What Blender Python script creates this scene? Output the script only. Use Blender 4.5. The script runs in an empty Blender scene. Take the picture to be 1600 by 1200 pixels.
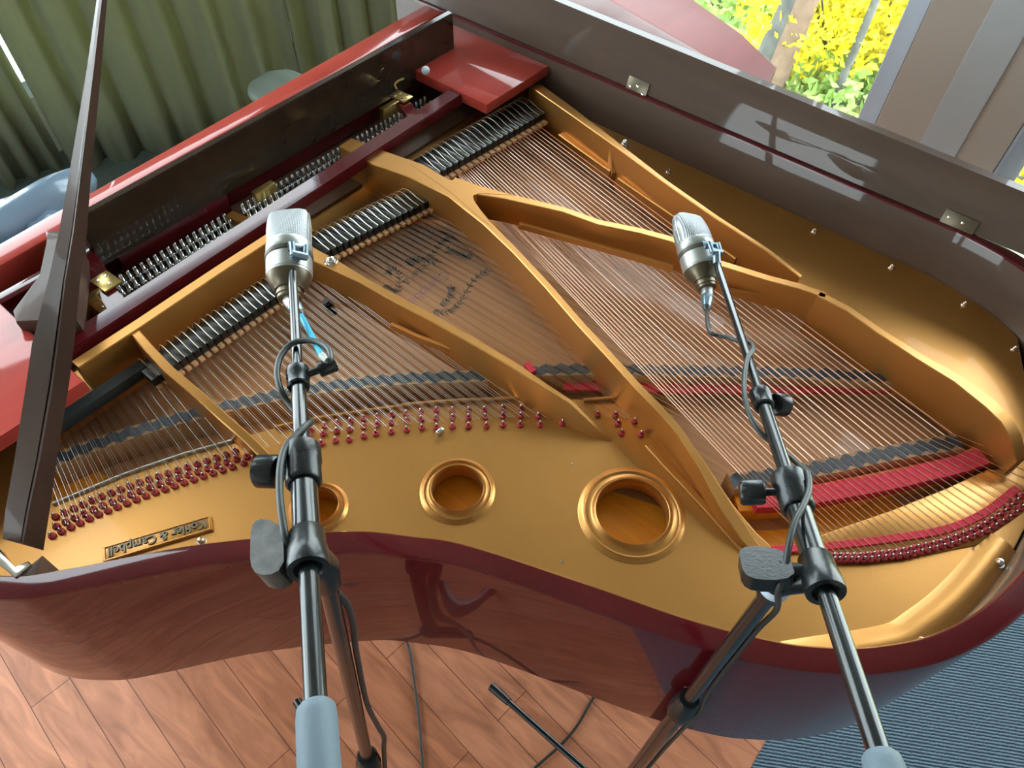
import bpy, bmesh, math, random
from mathutils import Vector, Matrix
random.seed(7)
SC = bpy.context.scene
COL = SC.collection
PI = math.pi

# ------------------------------------------------------------------ camera
R0 = ((0.63789, -0.76992, 0.01780), (-0.59874, -0.51034, -0.61730), (0.48435, 0.38311, -0.78653))  # world -> camera (right, down, forward)
F = 1131.17
CAM = Vector((0, 0, 1.88))

def ray(px, py):
    c = ((px - 800) / F, (py - 600) / F, 1.0)
    return Vector([sum(R0[k][i] * c[k] for k in range(3)) for i in range(3)])

def at(px, py, z):                # the point of the level plane z seen at a photo pixel
    d = ray(px, py)
    return CAM + d * ((z - CAM.z) / d.z)

def aty(px, py, y):
    d = ray(px, py)
    return CAM + d * (y / d.y)

def atd(px, py, c):               # the point at depth c
    return CAM + ray(px, py) * c

cam_data = bpy.data.cameras.new('camera')
cam_data.sensor_width = 36
cam_data.lens = 36 * F / 1600
cam_data.clip_start = 0.02
cam = bpy.data.objects.new('camera', cam_data)
COL.objects.link(cam)
M = Matrix.Identity(4)
for i in range(3):
    M[i][0] = R0[0][i]
    M[i][1] = -R0[1][i]
    M[i][2] = -R0[2][i]
cam.matrix_world = Matrix.Translation(CAM) @ M.to_3x3().to_4x4()
SC.camera = cam

# ------------------------------------------------------------------ materials
def nodes(name):
    m = bpy.data.materials.new(name)
    m.use_nodes = True
    nt = m.node_tree
    return m, nt, nt.nodes['Principled BSDF']

def simple(name, col, rough=0.5, metal=0.0, coat=0.0, spec=0.5, noise=0.0, nscale=40.0, bump=0.0, bscale=200.0, trans=0.0):
    m, nt, b = nodes(name)
    b.inputs['Base Color'].default_value = (*col, 1)
    b.inputs['Roughness'].default_value = rough
    b.inputs['Metallic'].default_value = metal
    b.inputs['Coat Weight'].default_value = coat
    b.inputs['Coat Roughness'].default_value = 0.04
    b.inputs['Specular IOR Level'].default_value = spec
    tc = nt.nodes.new('ShaderNodeTexCoord')
    if noise:
        n = nt.nodes.new('ShaderNodeTexNoise')
        n.inputs['Scale'].default_value = nscale
        n.inputs['Detail'].default_value = 4
        nt.links.new(tc.outputs['Object'], n.inputs['Vector'])
        r = nt.nodes.new('ShaderNodeValToRGB')
        r.color_ramp.elements[0].position = 0.3
        r.color_ramp.elements[1].position = 0.7
        r.color_ramp.elements[0].color = (*[c * (1 - noise) for c in col], 1)
        r.color_ramp.elements[1].color = (*[min(1, c * (1 + noise)) for c in col], 1)
        nt.links.new(n.outputs['Fac'], r.inputs['Fac'])
        nt.links.new(r.outputs['Color'], b.inputs['Base Color'])
    if bump:
        n2 = nt.nodes.new('ShaderNodeTexNoise')
        n2.inputs['Scale'].default_value = bscale
        nt.links.new(tc.outputs['Object'], n2.inputs['Vector'])
        bp = nt.nodes.new('ShaderNodeBump')
        bp.inputs['Strength'].default_value = bump
        bp.inputs['Distance'].default_value = 0.002
        nt.links.new(n2.outputs['Fac'], bp.inputs['Height'])
        nt.links.new(bp.outputs['Normal'], b.inputs['Normal'])
    return m

def grain(name, c1, c2, scale=(3, 60, 60), rough=0.3, coat=0.0, wave=False):
    m, nt, b = nodes(name)
    tc = nt.nodes.new('ShaderNodeTexCoord')
    mp = nt.nodes.new('ShaderNodeMapping')
    mp.inputs['Scale'].default_value = scale
    nt.links.new(tc.outputs['Object'], mp.inputs['Vector'])
    n = nt.nodes.new('ShaderNodeTexNoise')
    n.inputs['Scale'].default_value = 1.0
    n.inputs['Detail'].default_value = 6
    n.inputs['Roughness'].default_value = 0.6
    nt.links.new(mp.outputs['Vector'], n.inputs['Vector'])
    r = nt.nodes.new('ShaderNodeValToRGB')
    r.color_ramp.elements[0].position = 0.32
    r.color_ramp.elements[1].position = 0.68
    r.color_ramp.elements[0].color = (*c1, 1)
    r.color_ramp.elements[1].color = (*c2, 1)
    nt.links.new(n.outputs['Fac'], r.inputs['Fac'])
    nt.links.new(r.outputs['Color'], b.inputs['Base Color'])
    b.inputs['Roughness'].default_value = rough
    b.inputs['Specular IOR Level'].default_value = 0.08 if coat > 0.4 else 0.25
    b.inputs['Coat Weight'].default_value = coat
    b.inputs['Coat Roughness'].default_value = 0.03
    return m

MT = {}
MT['mahogany'] = grain('mahogany_gloss', (0.075, 0.004, 0.007), (0.100, 0.007, 0.010), (14, 3, 14), 0.22, 1.0)
MT['mahogany_inner'] = grain('mahogany_inner', (0.085, 0.056, 0.042), (0.115, 0.074, 0.056), (14, 3, 14), 0.35, 0.5)  # brown veneer, with some pale haze worked into its colour
MT['mahogany_dull'] = grain('mahogany_dull', (0.060, 0.034, 0.024), (0.090, 0.046, 0.034), (14, 14, 3), 0.42, 0.15)
MT['amber'] = grain('amber_varnish', (0.86, 0.30, 0.022), (0.98, 0.40, 0.04), (90, 2.2, 60), 0.3, 0.3)
MT['mahogany_red'] = grain('mahogany_red', (0.36, 0.040, 0.030), (0.46, 0.060, 0.045), (3, 14, 14), 0.3, 0.8)
MT['gold'] = simple('gold_plate', (0.55, 0.258, 0.068), 0.33, 0.78, 0.2, noise=0.05, nscale=6, bump=0.06, bscale=500)
MT['gold_ridge'] = MT['gold']
MT['soundboard'] = grain('spruce_soundboard', (0.44, 0.205, 0.095), (0.56, 0.28, 0.135), (130, 2.2, 60), 0.35, 0.35)
MT['bridge'] = grain('maple_bridge', (0.36, 0.20, 0.10), (0.46, 0.27, 0.14), (8, 30, 30), 0.45)
MT['black_felt'] = simple('black_felt', (0.018, 0.022, 0.022), 0.8, bump=0.3, bscale=900)
MT['black_gloss'] = simple('black_lacquer', (0.012, 0.014, 0.015), 0.3)
MT['graphite'] = simple('graphite', (0.035, 0.042, 0.055), 0.55, noise=0.3, nscale=150)
MT['red_felt'] = simple('red_felt', (0.62, 0.035, 0.060), 0.9, noise=0.15, nscale=90, bump=0.4, bscale=700)
MT['red_bushing'] = simple('red_bushing', (0.42, 0.028, 0.035), 0.7)
MT['steel'] = simple('steel_wire', (0.62, 0.58, 0.52), 0.28, 1.0)
MT['copper'] = simple('copper_wire', (0.95, 0.62, 0.47), 0.42, 0.9)
MT['wire'] = simple('damper_wire', (0.72, 0.66, 0.52), 0.3, 0.9)
MT['brass'] = simple('brass', (0.70, 0.50, 0.18), 0.28, 0.9)
MT['tan_felt'] = simple('tan_felt', (0.62, 0.36, 0.19), 0.8, noise=0.1, nscale=200)
MT['pin'] = simple('tuning_pin_steel', (0.60, 0.63, 0.64), 0.22, 1.0)
MT['nickel'] = simple('satin_nickel', (0.44, 0.45, 0.43), 0.38, 0.75, noise=0.03, nscale=300)
MT['bronze'] = simple('dark_nickel', (0.16, 0.13, 0.09), 0.35, 0.8)
MT['band'] = simple('dark_band', (0.10, 0.09, 0.075), 0.45, 0.4)
MT['black_metal'] = simple('black_enamel', (0.008, 0.011, 0.012), 0.24, 0.0, 0.35, noise=0.3, nscale=60)
MT['black_plastic'] = simple('black_plastic', (0.012, 0.015, 0.017), 0.27, bump=0.08, bscale=300)
MT['worn_plastic'] = simple('worn_plastic', (0.060, 0.056, 0.050), 0.55, noise=0.6, nscale=70, bump=0.2, bscale=120)
MT['cable'] = simple('cable_rubber', (0.030, 0.036, 0.034), 0.42)
MT['blue'] = simple('blue_sleeve', (0.03, 0.42, 0.62), 0.35)
MT['grey_sleeve'] = simple('grey_sleeve', (0.52, 0.54, 0.50), 0.5)
MT['grip'] = simple('grey_grip', (0.135, 0.185, 0.225), 0.6, bump=0.15, bscale=250)
MT['chrome'] = simple('chrome', (0.80, 0.78, 0.74), 0.15, 1.0)
MT['plug'] = simple('plug_steel', (0.22, 0.30, 0.36), 0.3, 0.8)
MT['frame_white'] = simple('window_frame_white', (0.62, 0.74, 0.86), 0.4)
MT['panel'] = simple('grey_panel', (0.50, 0.46, 0.40), 0.22, 0.0, 0.2)
MT['trim_grey'] = simple('trim_grey', (0.50, 0.55, 0.57), 0.3)
MT['wall'] = simple('wall_paint', (0.55, 0.52, 0.46), 0.8)
MT['ceiling'] = simple('ceiling_paint', (0.22, 0.20, 0.17), 0.9)
MT['leather'] = simple('leather_blue_sheen', (0.17, 0.25, 0.34), 0.30, 0.0, 0.6, bump=0.25, bscale=60)  # black leather, the window's blue reflection put into its base colour
MT['vinyl'] = simple('grey_vinyl', (0.16, 0.19, 0.16), 0.5)
MT['lid_edge'] = simple('lid_edge', (0.50, 0.30, 0.26), 0.25, 0.0, 0.8)
MT['decal'] = simple('decal_black', (0.10, 0.075, 0.060), 0.6)
MT['decal_purple'] = simple('decal_purple', (0.34, 0.14, 0.19), 0.6)
MT['bark'] = simple('bark', (0.13, 0.13, 0.14), 0.9, noise=0.35, nscale=12)
MT['bark_pale'] = simple('bark_pale', (0.26, 0.17, 0.14), 0.9, noise=0.2, nscale=12)
MT['leaf_yellow'] = simple('leaf_yellow', (0.82, 0.66, 0.02), 0.7, noise=0.35, nscale=5)
MT['leaf_green'] = simple('leaf_green', (0.30, 0.46, 0.12), 0.7, noise=0.4, nscale=5)
MT['pinblock'] = grain('pinblock_cover', (0.085, 0.040, 0.022), (0.125, 0.058, 0.032), (4, 30, 30), 0.5)

def floor_mat():
    m, nt, b = nodes('wood_planks')
    tc = nt.nodes.new('ShaderNodeTexCoord')
    mp = nt.nodes.new('ShaderNodeMapping')
    mp.inputs['Rotation'].default_value = (0, 0, math.radians(95))
    mp.inputs['Location'].default_value = (0.31, 0.172, 0)
    nt.links.new(tc.outputs['Object'], mp.inputs['Vector'])
    br = nt.nodes.new('ShaderNodeTexBrick')
    br.inputs['Scale'].default_value = 1.0
    br.inputs['Brick Width'].default_value = 0.82
    br.inputs['Row Height'].default_value = 0.097
    br.inputs['Mortar Size'].default_value = 0.0011
    br.inputs['Mortar Smooth'].default_value = 0.2
    br.offset = 0.37
    br.inputs['Color1'].default_value = (0.60, 0.228, 0.118, 1)
    br.inputs['Color2'].default_value = (0.72, 0.30, 0.172, 1)
    br.inputs['Mortar'].default_value = (0.16, 0.06, 0.03, 1)
    nt.links.new(mp.outputs['Vector'], br.inputs['Vector'])
    mp2 = nt.nodes.new('ShaderNodeMapping')
    mp2.inputs['Scale'].default_value = (26, 5, 1)
    mp2.inputs['Rotation'].default_value = (0, 0, math.radians(12))
    nt.links.new(tc.outputs['Object'], mp2.inputs['Vector'])
    n = nt.nodes.new('ShaderNodeTexNoise')
    n.inputs['Scale'].default_value = 1.0
    n.inputs['Detail'].default_value = 7
    n.inputs['Distortion'].default_value = 1.2
    nt.links.new(mp2.outputs['Vector'], n.inputs['Vector'])
    r = nt.nodes.new('ShaderNodeValToRGB')
    r.color_ramp.elements[0].position = 0.30
    r.color_ramp.elements[1].position = 0.72
    r.color_ramp.elements[0].color = (0.62, 0.56, 0.52, 1)
    r.color_ramp.elements[1].color = (1.1, 1.08, 1.05, 1)
    nt.links.new(n.outputs['Fac'], r.inputs['Fac'])
    mx = nt.nodes.new('ShaderNodeMixRGB')
    mx.blend_type = 'MULTIPLY'
    mx.inputs['Fac'].default_value = 1.0
    nt.links.new(br.outputs['Color'], mx.inputs['Color1'])
    nt.links.new(r.outputs['Color'], mx.inputs['Color2'])
    nt.links.new(mx.outputs['Color'], b.inputs['Base Color'])
    b.inputs['Roughness'].default_value = 0.42
    return m

def carpet_mat():
    m, nt, b = nodes('ribbed_carpet')
    tc = nt.nodes.new('ShaderNodeTexCoord')
    mp = nt.nodes.new('ShaderNodeMapping')
    mp.inputs['Rotation'].default_value = (0, 0, math.radians(-31))
    nt.links.new(tc.outputs['Object'], mp.inputs['Vector'])
    w = nt.nodes.new('ShaderNodeTexWave')
    w.bands_direction = 'X'
    w.inputs['Scale'].default_value = 40
    w.inputs['Distortion'].default_value = 1.5
    w.inputs['Detail'].default_value = 3
    w.inputs['Detail Scale'].default_value = 3
    nt.links.new(mp.outputs['Vector'], w.inputs['Vector'])
    n = nt.nodes.new('ShaderNodeTexNoise')
    n.inputs['Scale'].default_value = 260
    nt.links.new(tc.outputs['Object'], n.inputs['Vector'])
    ad = nt.nodes.new('ShaderNodeMath')
    ad.operation = 'MULTIPLY_ADD'
    ad.inputs[1].default_value = 0.9
    nt.links.new(n.outputs['Fac'], ad.inputs[0])
    ad2 = nt.nodes.new('ShaderNodeMath')
    ad2.operation = 'SUBTRACT'
    ad2.inputs[1].default_value = 0.45
    nt.links.new(w.outputs['Fac'], ad2.inputs[0])
    nt.links.new(ad2.outputs[0], ad.inputs[2])
    r = nt.nodes.new('ShaderNodeValToRGB')
    r.color_ramp.elements[0].position = 0.1
    r.color_ramp.elements[1].position = 0.85
    r.color_ramp.elements[0].color = (0.022, 0.038, 0.062, 1)
    r.color_ramp.elements[1].color = (0.165, 0.25, 0.32, 1)
    nt.links.new(ad.outputs[0], r.inputs['Fac'])
    nt.links.new(r.outputs['Color'], b.inputs['Base Color'])
    b.inputs['Roughness'].default_value = 0.9
    bp = nt.nodes.new('ShaderNodeBump')
    bp.inputs['Strength'].default_value = 0.6
    bp.inputs['Distance'].default_value = 0.003
    nt.links.new(w.outputs['Fac'], bp.inputs['Height'])
    nt.links.new(bp.outputs['Normal'], b.inputs['Normal'])
    return m

def curtain_mat():
    m, nt, b = nodes('curtain_cloth')
    b.inputs['Base Color'].default_value = (0.24, 0.25, 0.17, 1)
    b.inputs['Roughness'].default_value = 0.9
    tl = nt.nodes.new('ShaderNodeBsdfTranslucent')
    tl.inputs['Color'].default_value = (0.34, 0.36, 0.18, 1)
    mx = nt.nodes.new('ShaderNodeMixShader')
    mx.inputs['Fac'].default_value = 0.35
    out = nt.nodes['Material Output']
    nt.links.new(b.outputs[0], mx.inputs[1])
    nt.links.new(tl.outputs[0], mx.inputs[2])
    nt.links.new(mx.outputs[0], out.inputs['Surface'])
    return m

def glass_mat():
    m, nt, b = nodes('window_glass')
    tr = nt.nodes.new('ShaderNodeBsdfTransparent')
    tr.inputs['Color'].default_value = (0.94, 0.97, 0.96, 1)
    gl = nt.nodes.new('ShaderNodeBsdfGlossy')
    gl.inputs['Roughness'].default_value = 0.02
    fr = nt.nodes.new('ShaderNodeFresnel')
    fr.inputs['IOR'].default_value = 1.3
    mx = nt.nodes.new('ShaderNodeMixShader')
    nt.links.new(fr.outputs[0], mx.inputs['Fac'])
    nt.links.new(tr.outputs[0], mx.inputs[1])
    nt.links.new(gl.outputs[0], mx.inputs[2])
    nt.links.new(mx.outputs[0], nt.nodes['Material Output'].inputs['Surface'])
    return m

def lawn_mat():
    m, nt, b = nodes('lawn_and_leaves')
    tc = nt.nodes.new('ShaderNodeTexCoord')
    n = nt.nodes.new('ShaderNodeTexNoise')
    n.inputs['Scale'].default_value = 9
    n.inputs['Detail'].default_value = 8
    nt.links.new(tc.outputs['Object'], n.inputs['Vector'])
    r = nt.nodes.new('ShaderNodeValToRGB')
    cr = r.color_ramp
    cr.elements[0].position = 0.30
    cr.elements[0].color = (0.16, 0.30, 0.10, 1)
    cr.elements[1].position = 0.72
    cr.elements[1].color = (0.86, 0.72, 0.08, 1)
    e = cr.elements.new(0.46)
    e.color = (0.36, 0.48, 0.20, 1)
    e = cr.elements.new(0.56)
    e.color = (0.66, 0.60, 0.30, 1)
    nt.links.new(n.outputs['Fac'], r.inputs['Fac'])
    nt.links.new(r.outputs['Color'], b.inputs['Base Color'])
    b.inputs['Roughness'].default_value = 0.9
    return m

def grille_mat():
    m, nt, b = nodes('wire_grille')
    b.inputs['Base Color'].default_value = (0.42, 0.44, 0.44, 1)
    b.inputs['Metallic'].default_value = 0.6
    b.inputs['Roughness'].default_value = 0.42
    tc = nt.nodes.new('ShaderNodeTexCoord')
    hs = []
    for axis, rot in (('X', 0), ('Y', 0)):
        w = nt.nodes.new('ShaderNodeTexWave')
        w.bands_direction = axis
        w.inputs['Scale'].default_value = 150
        nt.links.new(tc.outputs['Object'], w.inputs['Vector'])
        hs.append(w)
    mn = nt.nodes.new('ShaderNodeMath')
    mn.operation = 'MAXIMUM'
    nt.links.new(hs[0].outputs['Fac'], mn.inputs[0])
    nt.links.new(hs[1].outputs['Fac'], mn.inputs[1])
    r = nt.nodes.new('ShaderNodeValToRGB')
    r.color_ramp.elements[0].position = 0.25
    r.color_ramp.elements[1].position = 0.75
    r.color_ramp.elements[0].color = (0.13, 0.14, 0.145, 1)
    r.color_ramp.elements[1].color = (0.44, 0.46, 0.47, 1)
    nt.links.new(mn.outputs[0], r.inputs['Fac'])
    nt.links.new(r.outputs['Color'], b.inputs['Base Color'])
    bp = nt.nodes.new('ShaderNodeBump')
    bp.inputs['Strength'].default_value = 0.5
    bp.inputs['Distance'].default_value = 0.001
    nt.links.new(mn.outputs[0], bp.inputs['Height'])
    nt.links.new(bp.outputs['Normal'], b.inputs['Normal'])
    return m

MT['floor'] = floor_mat()
MT['carpet'] = carpet_mat()
MT['curtain'] = curtain_mat()
MT['carpet_dark'] = simple('dark_carpet', (0.055, 0.075, 0.060), 0.9, noise=0.3, nscale=200)
MT['glass'] = glass_mat()
MT['lawn'] = lawn_mat()
MT['grille'] = grille_mat()

# ------------------------------------------------------------------ mesh helpers
def obj(name, bm, mat, parent=None, smooth=None, mats=None):
    if isinstance(bm, bmesh.types.BMesh):
        bmesh.ops.recalc_face_normals(bm, faces=bm.faces[:])
        me = bpy.data.meshes.new(name)
        bm.to_mesh(me)
        bm.free()
    else:
        me = bm
    for mm in (mats or [mat]):
        me.materials.append(MT[mm])
    if smooth is not None:
        for p in me.polygons:
            p.use_smooth = True
        try:
            me.set_sharp_from_angle(angle=math.radians(smooth))
        except Exception:
            pass
    o = bpy.data.objects.new(name, me)
    COL.objects.link(o)
    if parent is not None:
        o.parent = parent
        o.matrix_parent_inverse = world_of(parent).inverted()
    return o

def world_of(o):
    m = o.matrix_basis.copy()
    if o.parent is not None:
        m = world_of(o.parent) @ o.matrix_parent_inverse @ m
    return m

def thing(name, label, cat, loc, group=None, rot=None):
    o = bpy.data.objects.new(name, None)
    o.empty_display_size = 0.05
    COL.objects.link(o)
    o.location = loc
    if rot is not None:
        o.rotation_euler = rot
    tag(o, label, cat, group)
    return o

def tag(o, label, cat, group=None, kind=None):
    o['label'] = label
    o['category'] = cat
    if group:
        o['group'] = group
    if kind:
        o['kind'] = kind
    return o

def structure(name, bm, mat, parent=None, label=None, smooth=None):
    o = obj(name, bm, mat, parent, smooth)
    if parent is None:
        o['kind'] = 'structure'
        o['label'] = label or name
    return o

def box(bm, lo, hi, mat_index=0, bevel=0.0):
    lo = Vector(lo)
    hi = Vector(hi)
    g = bmesh.ops.create_cube(bm, size=1.0)
    for v in g['verts']:
        v.co = Vector([lo[i] + (v.co[i] + 0.5) * (hi[i] - lo[i]) for i in range(3)])
    fs = set(f for v in g['verts'] for f in v.link_faces)
    if bevel:
        es = list(set(e for f in fs for e in f.edges))
        r = bmesh.ops.bevel(bm, geom=es, offset=bevel, segments=2, affect='EDGES', profile=0.5)
        fs = set(r['faces'])
    for f in fs:
        f.material_index = mat_index
    return g['verts']

def frame_from(d, up=Vector((0, 0, 1))):
    d = d.normalized()
    if abs(d.dot(up)) > 0.97:
        up = Vector((0, 1, 0))
    x = up.cross(d).normalized()
    y = d.cross(x).normalized()
    return x, y, d

def tube(bm, pts, rad, seg=10, caps=True, mat_index=0):
    pts = [Vector(p) for p in pts]
    n = len(pts)
    rads = rad if isinstance(rad, (list, tuple)) else [rad] * n
    rings = []
    px = None
    for i, p in enumerate(pts):
        a = pts[max(0, i - 1)]
        b = pts[min(n - 1, i + 1)]
        d = (b - a).normalized()
        if px is None:
            x, y, _ = frame_from(d)
        else:
            x = (px - d * px.dot(d)).normalized()
            y = d.cross(x)
        px = x
        rings.append([bm.verts.new(p + (x * math.cos(2 * PI * k / seg) + y * math.sin(2 * PI * k / seg)) * rads[i]) for k in range(seg)])
    for i in range(n - 1):
        for k in range(seg):
            f = bm.faces.new((rings[i][k], rings[i][(k + 1) % seg], rings[i + 1][(k + 1) % seg], rings[i + 1][k]))
            f.material_index = mat_index
    if caps:
        f = bm.faces.new(rings[0][::-1]); f.material_index = mat_index
        f = bm.faces.new(rings[-1]); f.material_index = mat_index

def lathe(bm, o, d, prof, seg=24, mat_index=0, up=Vector((0, 0, 1)), caps=True):
    """profile of (distance along d, radius)"""
    x, y, d = frame_from(Vector(d), up)
    o = Vector(o)
    rings = []
    for (t, r) in prof:
        rings.append([bm.verts.new(o + d * t + (x * math.cos(2 * PI * k / seg) + y * math.sin(2 * PI * k / seg)) * max(r, 1e-5)) for k in range(seg)])
    for i in range(len(rings) - 1):
        for k in range(seg):
            f = bm.faces.new((rings[i][k], rings[i][(k + 1) % seg], rings[i + 1][(k + 1) % seg], rings[i + 1][k]))
            f.material_index = mat_index
    if caps:
        f = bm.faces.new(rings[0][::-1]); f.material_index = mat_index
        f = bm.faces.new(rings[-1]); f.material_index = mat_index

def catmull(pts, per=8, closed=False):
    pts = [Vector(p) for p in pts]
    n = len(pts)
    out = []
    rng = n if closed else n - 1
    for i in range(rng):
        if closed:
            p0, p1, p2, p3 = pts[(i - 1) % n], pts[i], pts[(i + 1) % n], pts[(i + 2) % n]
        else:
            p0, p1, p2, p3 = pts[max(0, i - 1)], pts[i], pts[i + 1], pts[min(n - 1, i + 2)]
        for k in range(per):
            t = k / per
            out.append(0.5 * ((2 * p1) + (p2 - p0) * t + (2 * p0 - 5 * p1 + 4 * p2 - p3) * t * t + (3 * p1 - p0 - 3 * p2 + p3) * t ** 3))
    if not closed:
        out.append(pts[-1])
    return out

def prism(bm, poly, z0, z1, bevel=0.0, mat_index=0):
    vs0 = [bm.verts.new((p[0], p[1], z0)) for p in poly]
    vs1 = [bm.verts.new((p[0], p[1], z1)) for p in poly]
    n = len(poly)
    fs = [bm.faces.new(vs0[::-1]), bm.faces.new(vs1)]
    for i in range(n):
        fs.append(bm.faces.new((vs0[i], vs0[(i + 1) % n], vs1[(i + 1) % n], vs1[i])))
    for f in fs:
        f.material_index = mat_index
    if bevel:
        bmesh.ops.bevel(bm, geom=[e for e in fs[1].edges], offset=bevel, segments=2, affect='EDGES', profile=0.5)

def normals2d(pts):
    out = []
    n = len(pts)
    for i in range(n):
        a = pts[max(0, i - 1)]
        b = pts[min(n - 1, i + 1)]
        d = Vector((b[0] - a[0], b[1] - a[1])).normalized()
        out.append(Vector((-d.y, d.x)))
    return out

def sweep(bm, path, section, caps=True, mats=None):
    """path of xy points, section of (offset along left normal, z), closed"""
    nn = normals2d(path)
    rings = []
    for p, n in zip(path, nn):
        rings.append([bm.verts.new((p[0] + n.x * s[0], p[1] + n.y * s[0], s[1])) for s in section])
    m = len(section)
    for i in range(len(rings) - 1):
        for k in range(m):
            f = bm.faces.new((rings[i][k], rings[i][(k + 1) % m], rings[i + 1][(k + 1) % m], rings[i + 1][k]))
            if mats: f.material_index = mats[k]
    if caps:
        bm.faces.new(rings[0][::-1])
        bm.faces.new(rings[-1])

def ridge(bm, pts, zt, zb, wt, wb):
    """an upright cast rib: pts = xy polyline; zt, zb, wt, wb lists or numbers"""
    n = len(pts)
    L = lambda v: v if isinstance(v, (list, tuple)) else [v] * n
    zt, zb, wt, wb = L(zt), L(zb), L(wt), L(wb)
    nn = normals2d(pts)
    rings = []
    for i in range(n):
        p, q = pts[i], nn[i]
        sec = [(-wb[i], zb[i]), (-wt[i], zt[i] - 0.0016), (-wt[i] + 0.0016, zt[i]), (wt[i] - 0.0016, zt[i]), (wt[i], zt[i] - 0.0016), (wb[i], zb[i])]
        rings.append([bm.verts.new((p[0] + q.x * s, p[1] + q.y * s, z)) for s, z in sec])
    for i in range(n - 1):
        for k in range(6):
            bm.faces.new((rings[i][k], rings[i][(k + 1) % 6], rings[i + 1][(k + 1) % 6], rings[i + 1][k]))
    bm.faces.new(rings[0][::-1])
    bm.faces.new(rings[-1])

def flat_with_holes(name, loops, z0, z1, bevel=0.0015):
    cu = bpy.data.curves.new(name, 'CURVE')
    cu.dimensions = '2D'
    cu.fill_mode = 'BOTH'
    cu.extrude = (z1 - z0) / 2 - bevel
    cu.bevel_depth = bevel
    cu.bevel_resolution = 1
    for lp in loops:
        s = cu.splines.new('POLY')
        s.points.add(len(lp) - 1)
        for p, q in zip(s.points, lp):
            p.co = (q[0], q[1], 0, 1)
        s.use_cyclic_u = True
    tmp = bpy.data.objects.new('tmp', cu)
    COL.objects.link(tmp)
    dg = bpy.context.evaluated_depsgraph_get()
    dg.update()
    me = bpy.data.meshes.new_from_object(tmp.evaluated_get(dg))
    bpy.data.objects.remove(tmp)
    bpy.data.curves.remove(cu)
    me.transform(Matrix.Translation((0, 0, (z0 + z1) / 2)))
    me.materials.clear()
    return me

def text_mesh(body, size, extrude, shear=0.0, spacing=1.0, offset=0.0):
    cu = bpy.data.curves.new('t', 'FONT')
    cu.body = body
    cu.size = size
    cu.extrude = extrude
    cu.shear = shear
    cu.space_character = spacing
    cu.offset = offset
    cu.align_x = 'CENTER'
    cu.align_y = 'CENTER'
    tmp = bpy.data.objects.new('tmp', cu)
    COL.objects.link(tmp)
    dg = bpy.context.evaluated_depsgraph_get()
    dg.update()
    me = bpy.data.meshes.new_from_object(tmp.evaluated_get(dg))
    bpy.data.objects.remove(tmp)
    bpy.data.curves.remove(cu)
    me.materials.clear()
    return me

def xy(px, py, z):
    p = at(px, py, z)
    return (p.x, p.y)

def lerp(a, b, t):
    return a + (b - a) * t

def polyat(pts, t):
    """point at parameter t (0..1) by arc length along 2-tuples"""
    ls = [math.hypot(pts[i + 1][0] - pts[i][0], pts[i + 1][1] - pts[i][1]) for i in range(len(pts) - 1)]
    s = t * sum(ls)
    for i, l in enumerate(ls):
        if s <= l or i == len(ls) - 1:
            k = s / l
            return (lerp(pts[i][0], pts[i + 1][0], k), lerp(pts[i][1], pts[i + 1][1], k))
        s -= l

# ------------------------------------------------------------------ the grand piano
Z_STR = 0.905      # string plane
Z_PL = 0.890       # plate surface
Z_SB = 0.845       # soundboard
piano = thing('grand_piano', 'open dark red mahogany grand piano with gold iron frame', 'piano', (0.6, 0.6, 0))

outer_ctrl = [(-0.215, 1.52), (-0.217, 1.25), (-0.218, 1.02), (-0.212, 0.90), (-0.183, 0.775), (-0.130, 0.694), (-0.074, 0.644),
              (0.05, 0.548), (0.178, 0.425), (0.228, 0.357), (0.270, 0.284), (0.322, 0.148), (0.370, 0.015), (0.414, -0.080),
              (0.449, -0.135), (0.498, -0.192), (0.571, -0.249), (0.676, -0.294), (0.82, -0.322), (1.00, -0.325), (1.16, -0.298),
              (1.29, -0.232), (1.365, -0.13), (1.397, 0.0), (1.400, 0.16), (1.400, 0.6), (1.400, 1.1), (1.400, 1.52)]
OUT = [(p.x, p.y) for p in catmull([(*p, 0) for p in outer_ctrl], 8)]
NO = normals2d(OUT)       # path runs clockwise seen from treble front to tail to spine: left normal points inside
def inset(d):
    return [(p[0] + n.x * d, p[1] + n.y * d) for p, n in zip(OUT, NO)]

bm = bmesh.new()
sec = [(0.004, 0.66), (0.030, 0.66), (0.033, 0.663), (0.033, 0.996), (0.030, 1.0), (0.006, 1.0), (0.0015, 0.998), (0.0, 0.993), (0.0, 0.664)]
sweep(bm, OUT, sec, True, [0, 0, 1, 0, 0, 0, 0, 0, 0])
rim = obj('rim', bm, 'mahogany', piano, 40, mats=['mahogany', 'mahogany_inner'])

# inner rim shelf that carries plate and soundboard
bm = bmesh.new()
inn = inset(0.034)
sweep(bm, inn, [(0.0, 0.70), (0.045, 0.70), (0.045, 0.829), (0.0, 0.829)])
obj('inner_rim', bm, 'mahogany_inner', piano, 40)

# soundboard
front_y = 1.04
sb = [p for p in inset(0.036) if p[1] <= front_y]
bm = bmesh.new()
prism(bm, sb, 0.830, Z_SB)
soundboard = obj('soundboard', bm, 'soundboard', piano)

idx = [i for i, p in enumerate(inset(0.038)) if p[1] <= 1.0 and p[0] < 0.86]
bm = bmesh.new()
va = [bm.verts.new((*inset(0.038)[i], Z_SB + 0.0012)) for i in idx]
vb = [bm.verts.new((*inset(0.265)[i], Z_SB + 0.0012)) for i in idx]
for k in range(len(idx) - 1): bm.faces.new((va[k], va[k + 1], vb[k + 1], vb[k]))
obj('soundboard_border', bm, 'amber', soundboard)

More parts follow.
